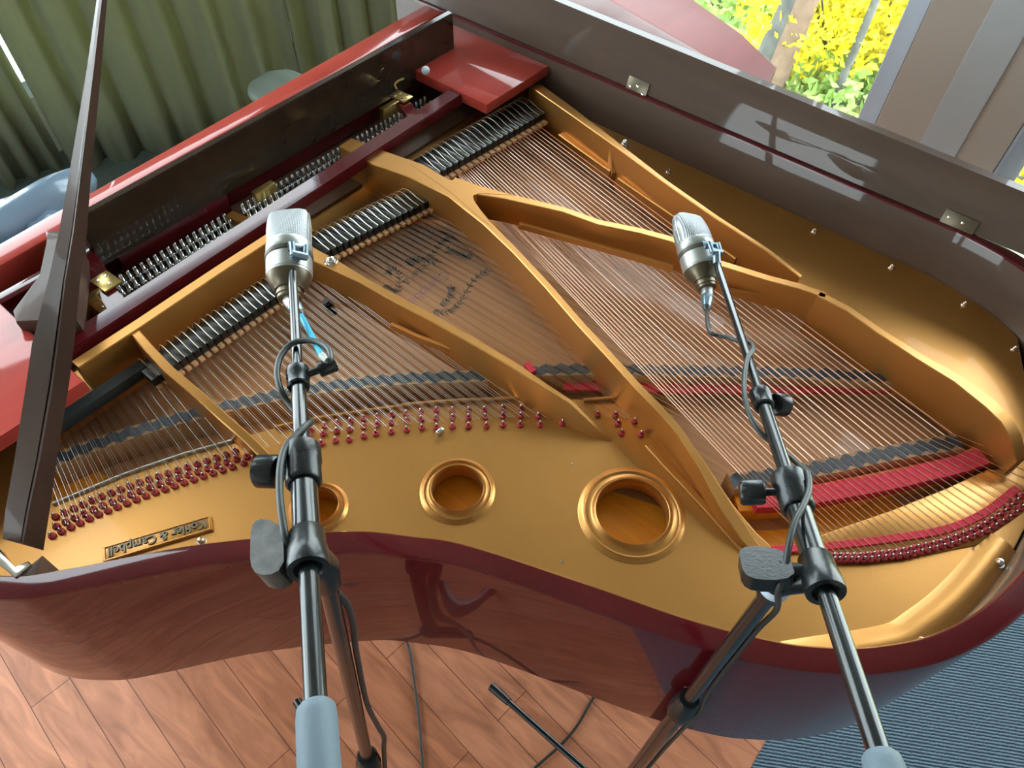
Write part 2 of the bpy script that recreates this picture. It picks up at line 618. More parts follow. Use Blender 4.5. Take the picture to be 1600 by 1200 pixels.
# decal on the soundboard: lettering and a leafy wreath
c = at(668, 452, Z_SB)
me = text_mesh('Campbell', 0.034, 0.0002, 0.15)
me.transform(Matrix.Translation((c.x, c.y, Z_SB + 0.0006)) @ Matrix.Rotation(PI + 0.05, 4, 'Z'))
obj('lettering', me, 'decal_purple', soundboard)
me = text_mesh('Kohler &', 0.026, 0.0002, 0.15)
c2 = at(655, 437, Z_SB)
me.transform(Matrix.Translation((c2.x + 0.02, c2.y + 0.018, Z_SB + 0.0006)) @ Matrix.Rotation(PI + 0.05, 4, 'Z'))
obj('lettering', me, 'decal', soundboard)
def leaf(bm, x, y, a, l, w, z):
    d = Vector((math.cos(a), math.sin(a), 0)); n = Vector((-d.y, d.x, 0)); o = Vector((x, y, z))
    bm.faces.new([bm.verts.new(p) for p in (o, o + d * l * .35 + n * w, o + d * l, o + d * l * .35 - n * w)])
def twig(pl, z=Z_SB + 0.0006):
    bm = bmesh.new()
    pts = catmull([at(px, py, z) for px, py in pl], 8)
    for a, b in zip(pts, pts[1:]):
        d = (b - a).normalized(); n = Vector((-d.y, d.x, 0)) * 0.0010
        bm.faces.new([bm.verts.new(p) for p in (a + n, b + n, b - n, a - n)])
    for k, p in enumerate(pts[::2]):
        d = (pts[min(len(pts) - 1, 2 * k + 1)] - p)
        a = math.atan2(d.y, d.x) if d.length > 1e-6 else 0
        for s in (0.7, -0.8):
            leaf(bm, p.x, p.y, a + s, 0.012 + 0.005 * random.random(), 0.0022, z)
    obj('wreath_twig', bm, 'decal', soundboard)
twig([(622, 455), (624, 430), (612, 420), (606, 428)])
twig([(636, 413), (652, 408), (672, 400), (690, 378), (698, 374)])
twig([(600, 445), (608, 452), (618, 456)])
twig([(634, 410), (650, 403), (682, 410)])
twig([(690, 478), (704, 462), (704, 450)])
twig([(676, 487), (700, 487), (716, 476), (738, 440), (760, 424)])
twig([(738, 398), (728, 402), (716, 396), (700, 392)])

# ---- cast iron plate
def P(pts, z=Z_PL):
    return [xy(a, b, z) for a, b in pts]
strut1_left = [(965, 612), (900, 541), (850, 482), (800, 422), (750, 362)]
def tail_gap(p):
    return 0.037
pl_outer = [q for q in ((p[0] + n.x * tail_gap(p), p[1] + n.y * tail_gap(p)) for p, n in zip(OUT, NO)) if q[1] <= 1.30 and not (q[0] > 1.02 and q[1] < -0.17)]
open_treble = P([(88, 783), (190, 741), (362, 688), (420, 672), (500, 655), (575, 643), (650, 632), (720, 627), (797, 624), (830, 622), (912, 625), (950, 622)]) \
    + P(strut1_left) + [(0.80, 0.985), (0.45, 0.985), (0.10, 0.985), (0.02, 0.98), (-0.035, 0.93)]
open_bass = P([(1092, 707), (1120, 752), (1145, 790), (1180, 832), (1208, 858), (1228, 862), (1290, 835), (1390, 800), (1480, 764), (1540, 735), (1566, 735),
               (1530, 695), (1445, 629), (1352, 545), (1290, 492), (1222, 442), (1152, 402), (1056, 336), (956, 264), (872, 204)]) \
    + [(1.27, 0.965), (0.90, 0.975)] + P([(752, 315), (800, 385), (850, 449), (900, 509), (985, 601), (1050, 670)])
holes = [((0.534, 0.182), 0.0565), ((0.392, 0.412), 0.0405), ((0.233, 0.553), 0.031)]
loops = [pl_outer, open_treble, open_bass]
for (hx, hy), r in holes:
    r *= 1.03
    loops.append([(hx + r * math.cos(2 * PI * k / 48), hy + r * math.sin(2 * PI * k / 48)) for k in range(48)])
plate = obj('iron_plate', flat_with_holes('iron_plate', loops, 0.868, Z_PL), 'gold', piano, 35)
for (hx, hy), r in holes:
    bm = bmesh.new()
    prof = [(-0.004, 1.02 * r), (0.006, 0.985 * r), (0.0105, 0.985 * r), (0.0112, 1.0 * r), (0.0105, 1.02 * r), (0.0060, 1.06 * r), (0.0028, 1.12 * r), (0.0022, 1.24 * r),
            (0.0052, 1.28 * r), (0.0056, 1.30 * r), (0.0050, 1.32 * r), (0.0028, 1.36 * r), (0.0018, 1.42 * r), (0.0002, 1.46 * r)]
    lathe(bm, (hx, hy, Z_PL), (0, 0, 1), prof, 64, caps=False)
    obj('hole_rim', bm, 'gold', plate, 50)

def rib(name, pl, z, zt, zb, wt, wb, smooth=24, mat='gold'):
    bm = bmesh.new()
    zs = zt if isinstance(zt, list) else [z] * len(pl)
    pts = [xy(a, b, q) for (a, b), q in zip(pl, zs)]
    ridge(bm, pts, zt, zb, wt, wb)
    return obj(name, bm, mat, plate, smooth)

# main strut between tenor and bass
rib('strut', [(540, 222), (592, 246), (650, 266), (712, 300), (735, 323), (760, 347), (806, 392), (857, 447), (908, 506), (948, 549), (994, 600), (1030, 637), (1059, 669), (1098, 728), (1138, 797), (1166, 840), (1196, 874)], 0.965,
    [0.965] * 11 + [0.962, 0.956, 0.940, 0.918, 0.903, 0.889], 0.872, [0.020, 0.026, 0.026, 0.020, 0.014, 0.0085] + [0.0068] * 8 + [0.010, 0.010, 0.008], [0.024, 0.028, 0.028, 0.022, 0.016, 0.010] + [0.0085] * 8 + [0.013, 0.013, 0.012])
junc = [xy(a, b, 0.9652) for a, b in [(640, 256), (690, 277), (735, 290), (775, 298), (803, 305), (770, 303), (748, 302), (739, 306), (741, 314), (752, 330), (770, 356), (752, 342), (700, 297)]]
bm = bmesh.new(); prism(bm, junc, 0.945, 0.9655); obj('strut_web', bm, 'gold', plate, 24)
# low ledge along its left foot
rib('strut_ledge', [(752, 368), (800, 427), (850, 487), (900, 546), (950, 600), (966, 614)], 0.893, 0.897, 0.870, 0.006, 0.008)
rib('strut_ledge', [(1012, 694), (1040, 725), (1075, 762), (1110, 800), (1150, 845), (1178, 874)], 0.893, 0.8945, 0.870, 0.006, 0.012)
# strut from the bolt to the middle of the plate
rib('strut', [(470, 385), (490, 397), (520, 412), (565, 436), (620, 467), (675, 496), (737, 531), (800, 568), (855, 605), (892, 628), (930, 665), (960, 692)], 0.955,
    [0.955] * 7 + [0.952, 0.944, 0.930, 0.908, 0.888], 0.872, [0.014, 0.014, 0.013, 0.0085, 0.0085, 0.008, 0.0075, 0.007, 0.006, 0.005, 0.004, 0.003],
    [0.018, 0.018, 0.018, 0.015, 0.015, 0.016, 0.018, 0.022, 0.028, 0.028, 0.018, 0.004])
rib('strut_ledge', [(612, 506), (650, 524), (700, 543), (728, 552)], 0.912, 0.915, 0.900, 0.0035, 0.005)
rib('strut_ledge', [(812, 350), (870, 366), (936, 384), (1000, 402), (1052, 418)], 0.930, 0.934, 0.922, 0.004, 0.006)
rib('strut_ledge', [(1132, 452), (1170, 458), (1213, 458)], 0.930, 0.934, 0.922, 0.004, 0.006)
# narrow treble strut
rib('strut', [(205, 512), (230, 541), (264, 577), (310, 616), (345, 648), (385, 683), (428, 726)], 0.955, [0.962, 0.962, 0.958, 0.952, 0.942, 0.925, 0.900], [0.88, 0.89, 0.89, 0.89, 0.885, 0.88, 0.872], 0.0075, 0.0095)
# curved strut passing over the bass strings and along the tail
rib('strut', [(706, 283), (745, 296), (790, 306), (880, 327), (936, 347), (1000, 360), (1052, 374), (1120, 409), (1200, 434), (1250, 447), (1290, 461)], 0.965, 0.965, [0.900, 0.907] + [0.9075] * 8 + [0.90],
    [0.016, 0.015, 0.010] + [0.0085] * 8, [0.018, 0.016, 0.012] + [0.012] * 8)
rib('strut', [(1280, 459), (1325, 482), (1375, 517), (1437, 557), (1497, 592), (1548, 631), (1573, 655), (1588, 682), (1597, 718)], 0.965,
    [0.965] * 6 + [0.960, 0.950, 0.925], 0.872, [0.008, 0.008, 0.008, 0.009, 0.011, 0.013, 0.013, 0.012, 0.011], [0.013] * 9)
# wall of the plate beside the spine
rib('spine_ridge', [(836, 132), (844, 138), (896, 175), (958, 221), (1040, 283), (1120, 339), (1200, 391), (1252, 432)], 0.96, [0.945, 0.96, 0.96, 0.96, 0.96, 0.958, 0.952, 0.935], 0.872,
    [0.014, 0.014, 0.012, 0.0085, 0.0055, 0.0055, 0.0055, 0.005], [0.018, 0.018, 0.018, 0.016, 0.014, 0.014, 0.012, 0.008])
rib('ridge_ledge', [(876, 210), (916, 239), (956, 267)], 0.903, 0.906, 0.872, 0.007, 0.009)
rib('ridge_ledge', [(968, 278), (1010, 307), (1056, 338), (1110, 373), (1152, 404)], 0.903, 0.906, 0.872, 0.007, 0.009)
rib('ridge_buttress', [(958, 222), (962, 270)], 0.93, [0.958, 0.905], 0.872, 0.009, 0.012)
# bearing bar of the treble section
rib('treble_bar', [(117, 569), (160, 541), (217, 504), (290, 455), (350, 415), (420, 370), (478, 336)], 0.965, 0.965, 0.902, 0.011, 0.015)
rib('front_lug', [(148, 472), (170, 488)], 0.935, 0.935, 0.89, 0.010, 0.012)
rib('front_lug', [(358, 333), (390, 346)], 0.935, 0.935, 0.89, 0.010, 0.012)

def bolt(px, py, z, r, name='plate_bolt'):
    p = at(px, py, z)
    bm = bmesh.new()
    lathe(bm, p, (0, 0, 1), [(-0.012, r * 1.5), (0.0, r * 1.5), (0.0012, r * 1.35), (0.0012, r), (0.006, r * 0.95), (0.009, r * 0.6), (0.0095, 0)], 18)
    obj(name, bm, 'chrome', plate, 40)
bolt(517, 408, 0.956, 0.0085)
bolt(976, 224, 0.956, 0.006)
bolt(1438, 1004, 0.892, 0.007)
bolt(1560, 880, 0.892, 0.006)
bolt(315, 846, 0.892, 0.005)
for px, py in [(1270, 356), (1391, 412), (1505, 470), (1583, 540), (1042, 263)]:
    bolt(px + 2, py + 6, 0.891, 0.0045)
for px, py in [(893, 725), (877, 877), (1287, 912)]:
    p = at(px, py, Z_PL)
    bm = bmesh.new(); lathe(bm, p, (0, 0, 1), [(0, 0.0022), (0.0008, 0.002), (0.001, 0)], 12); obj('plate_screw', bm, 'chrome', plate)
p = at(688, 677, 0.891)
bm = bmesh.new(); box(bm, (p.x - 0.007, p.y - 0.004, Z_PL - 0.001), (p.x + 0.007, p.y + 0.004, 0.900), bevel=0.002); obj('string_clip', bm, 'pin', plate, 30)
# small bracket screw under the middle strut
p0 = at(512, 476, 0.905)
bm = bmesh.new(); tube(bm, [p0, p0 + Vector((0.01, 0.004, -0.03))], 0.009, 14); tube(bm, [p0 + Vector((0, 0, 0.0)), p0 + Vector((-0.004, 0, 0.012))], 0.006, 12)
obj('plate_screw', bm, 'black_plastic', plate, 40)

# tan edge along the tail curve of the plate
tl_path = [(p.x, p.y) for p in catmull([at(a, b, 0.894) for a, b in [(1235, 1037), (1290, 1028), (1350, 1019), (1412, 1005), (1446, 983), (1480, 957), (1514, 924), (1545, 888), (1575, 850)]], 6)]
bm = bmesh.new(); sweep(bm, tl_path, [(0.034, 0.8885), (0.030, 0.8908), (0.014, 0.8960), (0.004, 0.8975), (-0.005, 0.8950), (-0.014, 0.8905), (-0.018, 0.8885)]); obj('plate_bead', bm, 'gold', plate, 60)
corner = [p for p in inset(0.036) if p[0] > 0.97 and p[1] < -0.05]
bm = bmesh.new(); prism(bm, corner + [(1.27, -0.05), (1.10, -0.12), (0.98, -0.20)], 0.846, 0.862); obj('tail_block', bm, 'mahogany_dull', piano, 30)
# lower tan bed under the tail ends of the bass strings
bed = P([(1228, 862), (1290, 835), (1390, 800), (1480, 764), (1540, 735), (1610, 765), (1600, 800), (1525, 852), (1440, 868), (1310, 876)], 0.892)
bm = bmesh.new(); prism(bm, bed, 0.868, 0.8925, 0.001); obj('string_bed', bm, 'gold', plate, 40)
bar_line = [(82, 787), (190, 742), (215, 733), (290, 708), (362, 688)]
rib('string_rest', bar_line, 0.894, 0.896, 0.870, 0.0025, 0.0035, mat='steel')
rib('string_rest', [(430, 668), (500, 653), (575, 642), (650, 631), (720, 626), (797, 623), (822, 622)], 0.894, 0.898, 0.870, 0.003, 0.004, mat='gold')
rib('string_rest', [(912, 625), (968, 622)], 0.894, 0.898, 0.870, 0.003, 0.004, mat='gold')

# cast nameplate
cs = [at(161, 868, 0.893), at(331, 817, 0.893)]
ctr = (cs[0] + cs[1]) / 2
ang = math.atan2(cs[0].y - cs[1].y, cs[0].x - cs[1].x)
ln = (cs[0] - cs[1]).length
bm = bmesh.new()
box(bm, (-ln / 2, -0.0125, -0.003), (ln / 2, 0.0125, 0.003), bevel=0.001)
npl = obj('nameplate', bm, 'gold', plate, 30)
T = Matrix.Translation((ctr.x, ctr.y, 0.892)) @ Matrix.Rotation(ang, 4, 'Z')
npl.data.transform(T)
bm = bmesh.new()
for s in (-1, 1):
    box(bm, (-ln / 2 + 0.002, s * 0.0108 - 0.0008, 0.003), (ln / 2 - 0.002, s * 0.0108 + 0.0008, 0.0045))
    box(bm, (s * (ln / 2 - 0.003) - 0.0008, -0.0108, 0.003), (s * (ln / 2 - 0.003) + 0.0008, 0.0108, 0.0045))
fr = obj('nameplate_border', bm, 'gold', npl); fr.data.transform(T)
me = text_mesh('Kohler & Campbell', 0.0205, 0.0012, 0.0, 1.0, 0.0004)
w = max(v.co.x for v in me.vertices) - min(v.co.x for v in me.vertices)
me.transform(T @ Matrix.Translation((0, -0.001, 0.0042)) @ Matrix.Scale((ln - 0.016) / w, 4, (1, 0, 0)))
obj('lettering', me, 'bronze', npl)

# ---- bridges
def bridge_obj(pl, ztop, zbot, w, zig, name):
    pts = catmull([at(a, b, ztop) for a, b in pl], 8)
    P2 = [(p.x, p.y) for p in pts]
    bm = bmesh.new()
    sweep(bm, P2, [(-w, zbot), (-w, ztop - 0.004), (-w + 0.003, ztop), (w - 0.003, ztop), (w, ztop - 0.004), (w, zbot)])
    br = obj(name, bm, 'bridge', piano, 40)
    bm = bmesh.new()
    nn = normals2d(P2)
    ls = 0.0; step = zig; rows = []; acc = []
    for i in range(len(P2) - 1):
        acc.append(ls)
        ls += math.hypot(P2[i + 1][0] - P2[i][0], P2[i + 1][1] - P2[i][1])
    acc.append(ls)
    n = max(2, int(ls / (step / 2)))
    prev = None
    for k in range(n + 1):
        s = ls * k / n
        i = max(0, min(len(P2) - 2, sum(1 for a in acc if a <= s) - 1))
        t = (s - acc[i]) / max(1e-9, acc[i + 1] - acc[i])
        p = Vector((lerp(P2[i][0], P2[i + 1][0], t), lerp(P2[i][1], P2[i + 1][1], t)))
        nr = nn[i]
        off = 0.0040 * (1 if k % 2 else -1)
        a = p + nr * (off + w * 0.62); b = p + nr * (off - w * 0.62)
        cur = (bm.verts.new((a.x, a.y, ztop + 0.0009)), bm.verts.new((b.x, b.y, ztop + 0.0009)))
        if prev:
            bm.faces.new((prev[0], cur[0], cur[1], prev[1]))
        prev = cur
    obj('graphite_top', bm, 'graphite', br)
    return br
bridge_obj([(80, 722), (150, 694), (230, 668), (310, 645), (400, 624), (480, 608), (560, 598), (640, 591), (770, 586), (850, 578), (950, 577), (1060, 579), (1250, 583), (1420, 592)], 0.8925, 0.846, 0.016, 0.026, 'long_bridge')
bridge_obj([(1142, 752), (1200, 744), (1290, 729), (1390, 708), (1500, 690)], 0.8965, 0.846, 0.017, 0.026, 'bass_bridge')

# ---- felt strips
def strip(pl, z, th, w, mat, name, wob=0.0):
    pts = catmull([at(a, b, z) for a, b in pl], 6)
    if wob:
        pts = [p + Vector((0, random.uniform(-wob, wob), 0)) for p in pts]
    bm = bmesh.new()
    sweep(bm, [(p.x, p.y) for p in pts], [(-w, z - th), (-w, z - 0.001), (-w + 0.001, z), (w - 0.001, z), (w, z - 0.001), (w, z - th)])
    return obj(name, bm, mat, piano, 40)
strip([(1180, 780), (1240, 776), (1300, 768), (1400, 748), (1480, 730), (1538, 712)], 0.899, 0.018, 0.0155, 'red_felt', 'red_felt_strip', 0.0012)
strip([(1150, 782), (1240, 776), (1300, 768), (1400, 748), (1480, 730), (1538, 712)], 0.880, 0.034, 0.019, 'amber', 'felt_rest')
strip([(880, 602), (950, 603), (1060, 606), (1250, 606), (1430, 605)], 0.876, 0.006, 0.010, 'red_felt', 'red_felt_strip')
strip([(824, 566), (828, 573), (834, 580)], 0.905, 0.05, 0.006, 'red_felt', 'red_felt_strip')
strip([(1208, 858), (1300, 852), (1400, 840), (1480, 826), (1540, 800), (1590, 762)], 0.8965, 0.006, 0.0062, 'red_felt', 'red_felt_strip')

# ---- strings
start_fn = lambda t: (0.03 + 0.81 * t, 1.03)
end_pts = [(0.0, (-0.03, 0.815)), (0.25, (0.196, 0.728)), (0.4, (0.33, 0.648)), (0.55, (0.45, 0.535)), (0.68, (0.56, 0.425)), (0.8, (0.70, 0.26)), (1.0, (0.92, 0.02))]
def end_fn(t):
    for (a, p), (b, q) in zip(end_pts, end_pts[1:]):
        if t <= b:
            k = (t - a) / (b - a)
            return (lerp(p[0], q[0], k), lerp(p[1], q[1], k))
    return end_pts[-1][1]
bundle = bmesh.new()
count = 0
NOTES = 62
for i in range(NOTES):
    for k in (-1, 0, 1):
        t = (i + 0.5 + k * 0.22) / NOTES
        a = start_fn(t); b = end_fn(t)
        if t > 0.70:
            za, zb_ = 0.903, 0.894
        else:
            za, zb_ = 0.906, 0.8975
        pts = [(a[0], a[1], za), (b[0], b[1], zb_)]
        if k == 0 and i < 60:
            bm = bmesh.new()
            tube(bm, pts, 0.00030, 5)
            obj('steel_string', bm, 'steel', piano, 60)
        else:
            tube(bundle, pts, 0.00030, 4)
o = obj('steel_strings', bundle, 'steel', piano, 60)
o['kind'] = 'stuff'
NB = 34
hitch_bass = [(1285, 868), (1340, 868), (1400, 862), (1470, 846), (1520, 828), (1565, 802), (1610, 762), (1632, 735)]
bass_pins = []
for i in range(NB):
    t = (i / (NB - 1)) ** 1.22
    s = at(lerp(724, 842, t), lerp(283, 197, t), Z_STR)
    q0 = (lerp(1156, 1487, t), lerp(741, 677, t))
    q = at(q0[0], q0[1], Z_STR - 0.003)
    d = (s - q).normalized()
    s2 = s + d * ((1.045 - s.y) / d.y)
    hp = polyat(hitch_bass, t ** 0.92)
    h = at(hp[0], hp[1], 0.897)
    b2 = lerp(q, h, 0.13)
    bm = bmesh.new()
    tube(bm, [s2, q], 0.00105, 6)
    tube(bm, [q, b2, h], 0.0006, 5)
    obj('copper_string', bm, 'copper', piano, 60)
    bass_pins.append(h)

# ---- hitch pins with red felt bushings
def pin_mesh():
    bm = bmesh.new()
    lathe(bm, (0, 0, 0), (0, 0, 1), [(0.0, 0.0052), (0.0025, 0.0056), (0.0045, 0.0050), (0.0050, 0.0030)], 12, 0)
    lathe(bm, (0, 0, 0.0045), (0, 0, 1), [(0, 0.0019), (0.007, 0.0019), (0.0088, 0.0013), (0.0092, 0)], 8, 1)
    bmesh.ops.recalc_face_normals(bm, faces=bm.faces[:])
    me = bpy.data.meshes.new('hitch_pin'); bm.to_mesh(me); bm.free()
    for p in me.polygons: p.use_smooth = True
    me.materials.append(MT['red_bushing']); me.materials.append(MT['pin'])
    return me
PIN = pin_mesh()
rows = []
top = [(85, 806), (150, 777), (217, 752), (300, 726), (367, 704)]
bot = [(80, 836), (150, 803), (232, 771), (300, 748), (362, 728)]
for j in range(20):
    t = j / 19
    for r in (0.0, 0.5, 1.0):
        a = polyat(top, t); b = polyat(bot, t)
        rows.append((lerp(a[0], b[0], r) + (4 if r == 0.5 else 0), lerp(a[1], b[1], r)))
for j, (x, y) in enumerate([(393, 700), (404, 702), (412, 707), (385, 712), (396, 716), (380, 722)]): rows.append((x, y))
tops = [(485, 670), (507, 664), (527, 660), (547, 657), (568, 653), (590, 650), (612, 647), (635, 645), (657, 643), (682, 640), (707, 640), (732, 640), (757, 639), (785, 637), (814, 637)]
bots = [(480, 694), (502, 691), (524, 687), (545, 685), (568, 680), (587, 676), (611, 673), (635, 670), (659, 667), (682, 666), (707, 665), (732, 664), (760, 664), (786, 662), (813, 662)]
for a, b in zip(tops, bots):
    for r in (0.0, 0.45, 1.0):
        rows.append((lerp(a[0], b[0], r), lerp(a[1], b[1], r)))
rows += [(841, 649), (844, 662), (879, 660), (934, 646), (962, 647), (966, 660), (972, 675), (992, 657), (1002, 677)]
pins = [Vector((*xy(a, b, 0.895), Z_PL)) for a, b in rows]
near = sorted(range(len(pins)), key=lambda i: (pins[i] - CAM).length)
keep = set(near[:60])
rest = bmesh.new()
bassp = [Vector((h.x, h.y, 0.8925)) for h in bass_pins]
for h in bass_pins[::1]:
    n = (Vector((0.62, 0.6, 0)) - Vector((h.x, h.y, 0))).normalized()
    bassp.append(Vector((h.x - n.x * 0.015 + 0.004, h.y - n.y * 0.015, 0.8925)))
def add_pin(p):
    o = bpy.data.objects.new('hitch_pin', PIN)
    COL.objects.link(o)
    o.location = p
    o.parent = piano
    o.matrix_parent_inverse = world_of(piano).inverted()
def merge_pin(p):
    tmp = PIN.copy(); tmp.transform(Matrix.Translation(p)); rest.from_mesh(tmp); bpy.data.meshes.remove(tmp)
for i, p in enumerate(pins):
    add_pin(p) if i in keep else merge_pin(p)
for i, p in enumerate(bassp):
    add_pin(p) if i < 40 else merge_pin(p)
o = obj('hitch_pins', rest, 'red_bushing', piano, 60, mats=['red_bushing', 'pin'])
o['kind'] = 'stuff'

# ---- dampers
def damper(x, y, w, length, rot):
    bm = bmesh.new()
    box(bm, (-w / 2, -length * 0.45, 0.006), (w / 2, length * 0.55, 0.024), bevel=0.0015)
    h = obj('damper', bm, 'black_gloss', piano, 30)
    h.location = (x, y, Z_STR - 0.001)
    h.rotation_euler = (0, 0, rot)
    bm = bmesh.new()
    z = -0.001
    vs = [(-w / 2, -length * 0.45, 0.006), (w / 2, -length * 0.45, 0.006), (w / 2, -length * 0.62, 0.006), (-w / 2, -length * 0.62, 0.006)]
    box(bm, (-w * 0.40, -length * 0.62, 0.001), (w * 0.40, -length * 0.30, 0.008), bevel=0.001)
    f = obj('damper_felt', bm, 'tan_felt'); f.parent = h
    bm = bmesh.new()
    pts = catmull([(w * 0.5, -length * 0.42, 0.0245), (w * 0.5, -length * 0.1, 0.027), (w * 0.5, length * 0.25, 0.034), (w * 0.5, length * 0.6, 0.030), (w * 0.5, length * 0.95, 0.004)], 4)
    tube(bm, pts, 0.0009, 5)
    wi = obj('damper_wire', bm, 'wire', None, 60); wi.parent = h
def damper_row(x0, x1, y0, y1, n, length, rot):
    for i in range(n):
        t = (i + 0.5) / n
        damper(lerp(x0, x1, t), lerp(y0, y1, t), abs(x1 - x0) / n * 0.86, length, rot)
a0, a1 = at(498, 392, 0.925), at(682, 302, 0.925)
damper_row(a0.x, a1.x, a0.y + 0.01, a1.y + 0.012, 20, 0.060, 0.02)
a0, a1 = at(235, 598, 0.915), at(437, 462, 0.915)
damper_row(a0.x, a1.x, a0.y + 0.012, a1.y + 0.012, 20, 0.050, 0.0)
a0, a1 = at(668, 270, 0.925), at(842, 172, 0.925)
damper_row(a0.x + 0.005, a1.x, a0.y + 0.012, a1.y + 0.012, 20, 0.075, -0.1)
# rails that lift the dampers
bm = bmesh.new(); box(bm, (0.05, 0.955, 0.908), (0.215, 0.978, 0.93), bevel=0.002); obj('damper_rail', bm, 'black_felt', piano, 30)

# ---- pin field and action cover
bm = bmesh.new(); box(bm, (-0.18, 1.085, 0.86), (1.36, 1.30, 0.897), bevel=0.002); obj('pinblock', bm, 'pinblock', piano, 30)
bm = bmesh.new()
lathe(bm, (0, 0, 0), (0, 0, 1), [(0.0, 0.0040), (0.012, 0.0040), (0.0122, 0.0058), (0.020, 0.0058), (0.0202, 0.0040), (0.038, 0.0036), (0.0395, 0.0024)], 9)
bmesh.ops.recalc_face_normals(bm, faces=bm.faces[:])
TP = bpy.data.meshes.new('tuning_pin'); bm.to_mesh(TP); bm.free(); TP.materials.append(MT['pin'])
for p in TP.polygons: p.use_smooth = True
n = 0
rest = bmesh.new()
for i in range(68):
    for r in range(3):
        if i in (5, 6, 28, 29, 50, 51): continue
        p = Vector((0.14 + 0.0145 * i + r * 0.004, 1.130 + 0.024 * r, 0.897))
        if n < 96:
            o = bpy.data.objects.new('tuning_pin', TP); COL.objects.link(o); o.location = p; o.parent = piano
            o.matrix_parent_inverse = world_of(piano).inverted()
        else:
            tmp = TP.copy(); tmp.transform(Matrix.Translation(p)); rest.from_mesh(tmp); bpy.data.meshes.remove(tmp)
        n += 1
o = obj('tuning_pins', rest, 'pin', piano, 50); o['kind'] = 'stuff'

# long rail over the tuning pins with its short hinge arms
bm = bmesh.new(); 
r0, r1 = at(100, 551, 0.975), at(722, 145, 0.975)
d = (r1 - r0); d.z = 0; L_ = d.length; d.normalize(); nrm = Vector((-d.y, d.x, 0))
def obox(bm, o, d, l, w, z0, z1, bevel=0.002):
    n = Vector((-d.y, d.x, 0))
    v = box(bm, (0, 0, z0), (l, w, z1))
    es = list(set(e for q in v for e in q.link_edges))
    r = bmesh.ops.bevel(bm, geom=es, offset=bevel, segments=2, affect='EDGES') if bevel else {'verts': v}
    vs = set(q for f in r.get('faces', []) for q in f.verts) | set(q for q in v if q.is_valid)
    for q in vs:
        c = q.co.copy(); q.co = Vector((o.x, o.y, 0)) + d * c.x + n * c.y + Vector((0, 0, c.z))
obox(bm, Vector((r0.x, r0.y - 0.004, 0)), d, L_, 0.038, 0.950, 0.975)
rail = obj('desk_rail', bm, 'mahogany', piano, 30)
for (px, py, px2, py2) in [(655, 192, 628, 158), (190, 488, 166, 452)]:
    bm = bmesh.new()
    a, b = at(px, py, 0.972), at(px2, py2, 0.972)
    dd = (b - a); dd.z = 0; l = dd.length; dd.normalize()
    n = Vector((-dd.y, dd.x, 0))
    obox(bm, a - n * 0.016, dd, l, 0.032, 0.955, 0.9735)
    obj('hinge_arm', bm, 'mahogany', rail, 30)
# music desk: glossy panel leaning over the pins
tl, tr = at(122, 343, 1.062), at(708, 20, 1.062)
bl_, br_ = Vector((tl.x - 0.004, 1.208, 0.945)), Vector((tr.x - 0.006, 1.222, 0.945))
nrm = (tr - tl).cross(bl_ - tl).normalized()
if nrm.y < 0: nrm = -nrm
bm = bmesh.new()
fr_ = [bm.verts.new(p) for p in (tl, tr, br_, bl_)]
bk_ = [bm.verts.new(p + nrm * 0.016) for p in (tl, tr, br_, bl_)]
bm.faces.new(fr_); bm.faces.new(bk_[::-1])
for i in range(4): bm.faces.new((fr_[i], fr_[(i + 1) % 4], bk_[(i + 1) % 4], bk_[i]))
bmesh.ops.bevel(bm, geom=bm.edges[:], offset=0.002, segments=2, affect='EDGES')
MT['desk'] = grain('desk_gloss', (0.030, 0.020, 0.014), (0.045, 0.028, 0.019), (14, 3, 14), 0.12, 1.0)
desk = obj('music_desk', bm, 'desk', piano, 30)
def brass_hinge(px, py, z, w, l, ang, screws):
    p = at(px, py, z)
    bm = bmesh.new()
    box(bm, (-w / 2, -l / 2, -0.002), (w / 2, l / 2, 0.0025), bevel=0.0008)
    for sx, sy in screws:
        lathe(bm, (sx, sy, 0.0025), (0, 0, 1), [(0, 0.003), (0.0012, 0.0026), (0.0014, 0)], 10, 1)
    o = obj('hinge', bm, 'brass', desk, 30, mats=['brass', 'chrome'])
    o.data.transform(Matrix.Translation(p) @ Matrix.Rotation(ang, 4, 'Z'))
    return o
brass_hinge(627, 151, 0.978, 0.030, 0.045, 0.05, [(-0.008, 0.01), (0.008, 0.01), (-0.008, -0.012), (0.008, -0.012)])
brass_hinge(166, 440, 0.978, 0.034, 0.045, 0.05, [(-0.008, 0.01), (0.008, 0.01), (0, -0.012)])
for (px, py) in [(608, 163), (411, 292), (140, 462)]:
    p = at(px, py, 0.945)
    bm = bmesh.new(); box(bm, (p.x - 0.026, p.y - 0.008, 0.897), (p.x + 0.026, p.y + 0.008, 0.945), bevel=0.002)
    obj('brass_block', bm, 'brass', desk, 30)
p = at(643, 133, 0.99)
bm = bmesh.new(); tube(bm, catmull([at(620, 139, 0.985), at(617, 132, 0.995), at(623, 126, 1.0), at(631, 123, 1.0)], 5), 0.0025, 8); obj('hinge_wire', bm, 'brass', desk, 60)
p = at(665, 110, 1.0)
bm = bmesh.new(); bmesh.ops.create_uvsphere(bm, u_segments=14, v_segments=8, radius=0.010); o = obj('bumper', bm, 'frame_white', piano, 60); o.location = p
# low wood strip behind the pins
bm = bmesh.new()
a, b = at(176, 392, 0.955), at(342, 290, 0.955)
box(bm, (a.x, 1.212, 0.897), (b.x, 1.232, 0.955), bevel=0.006)
obj('action_block', bm, 'mahogany', piano, 30)
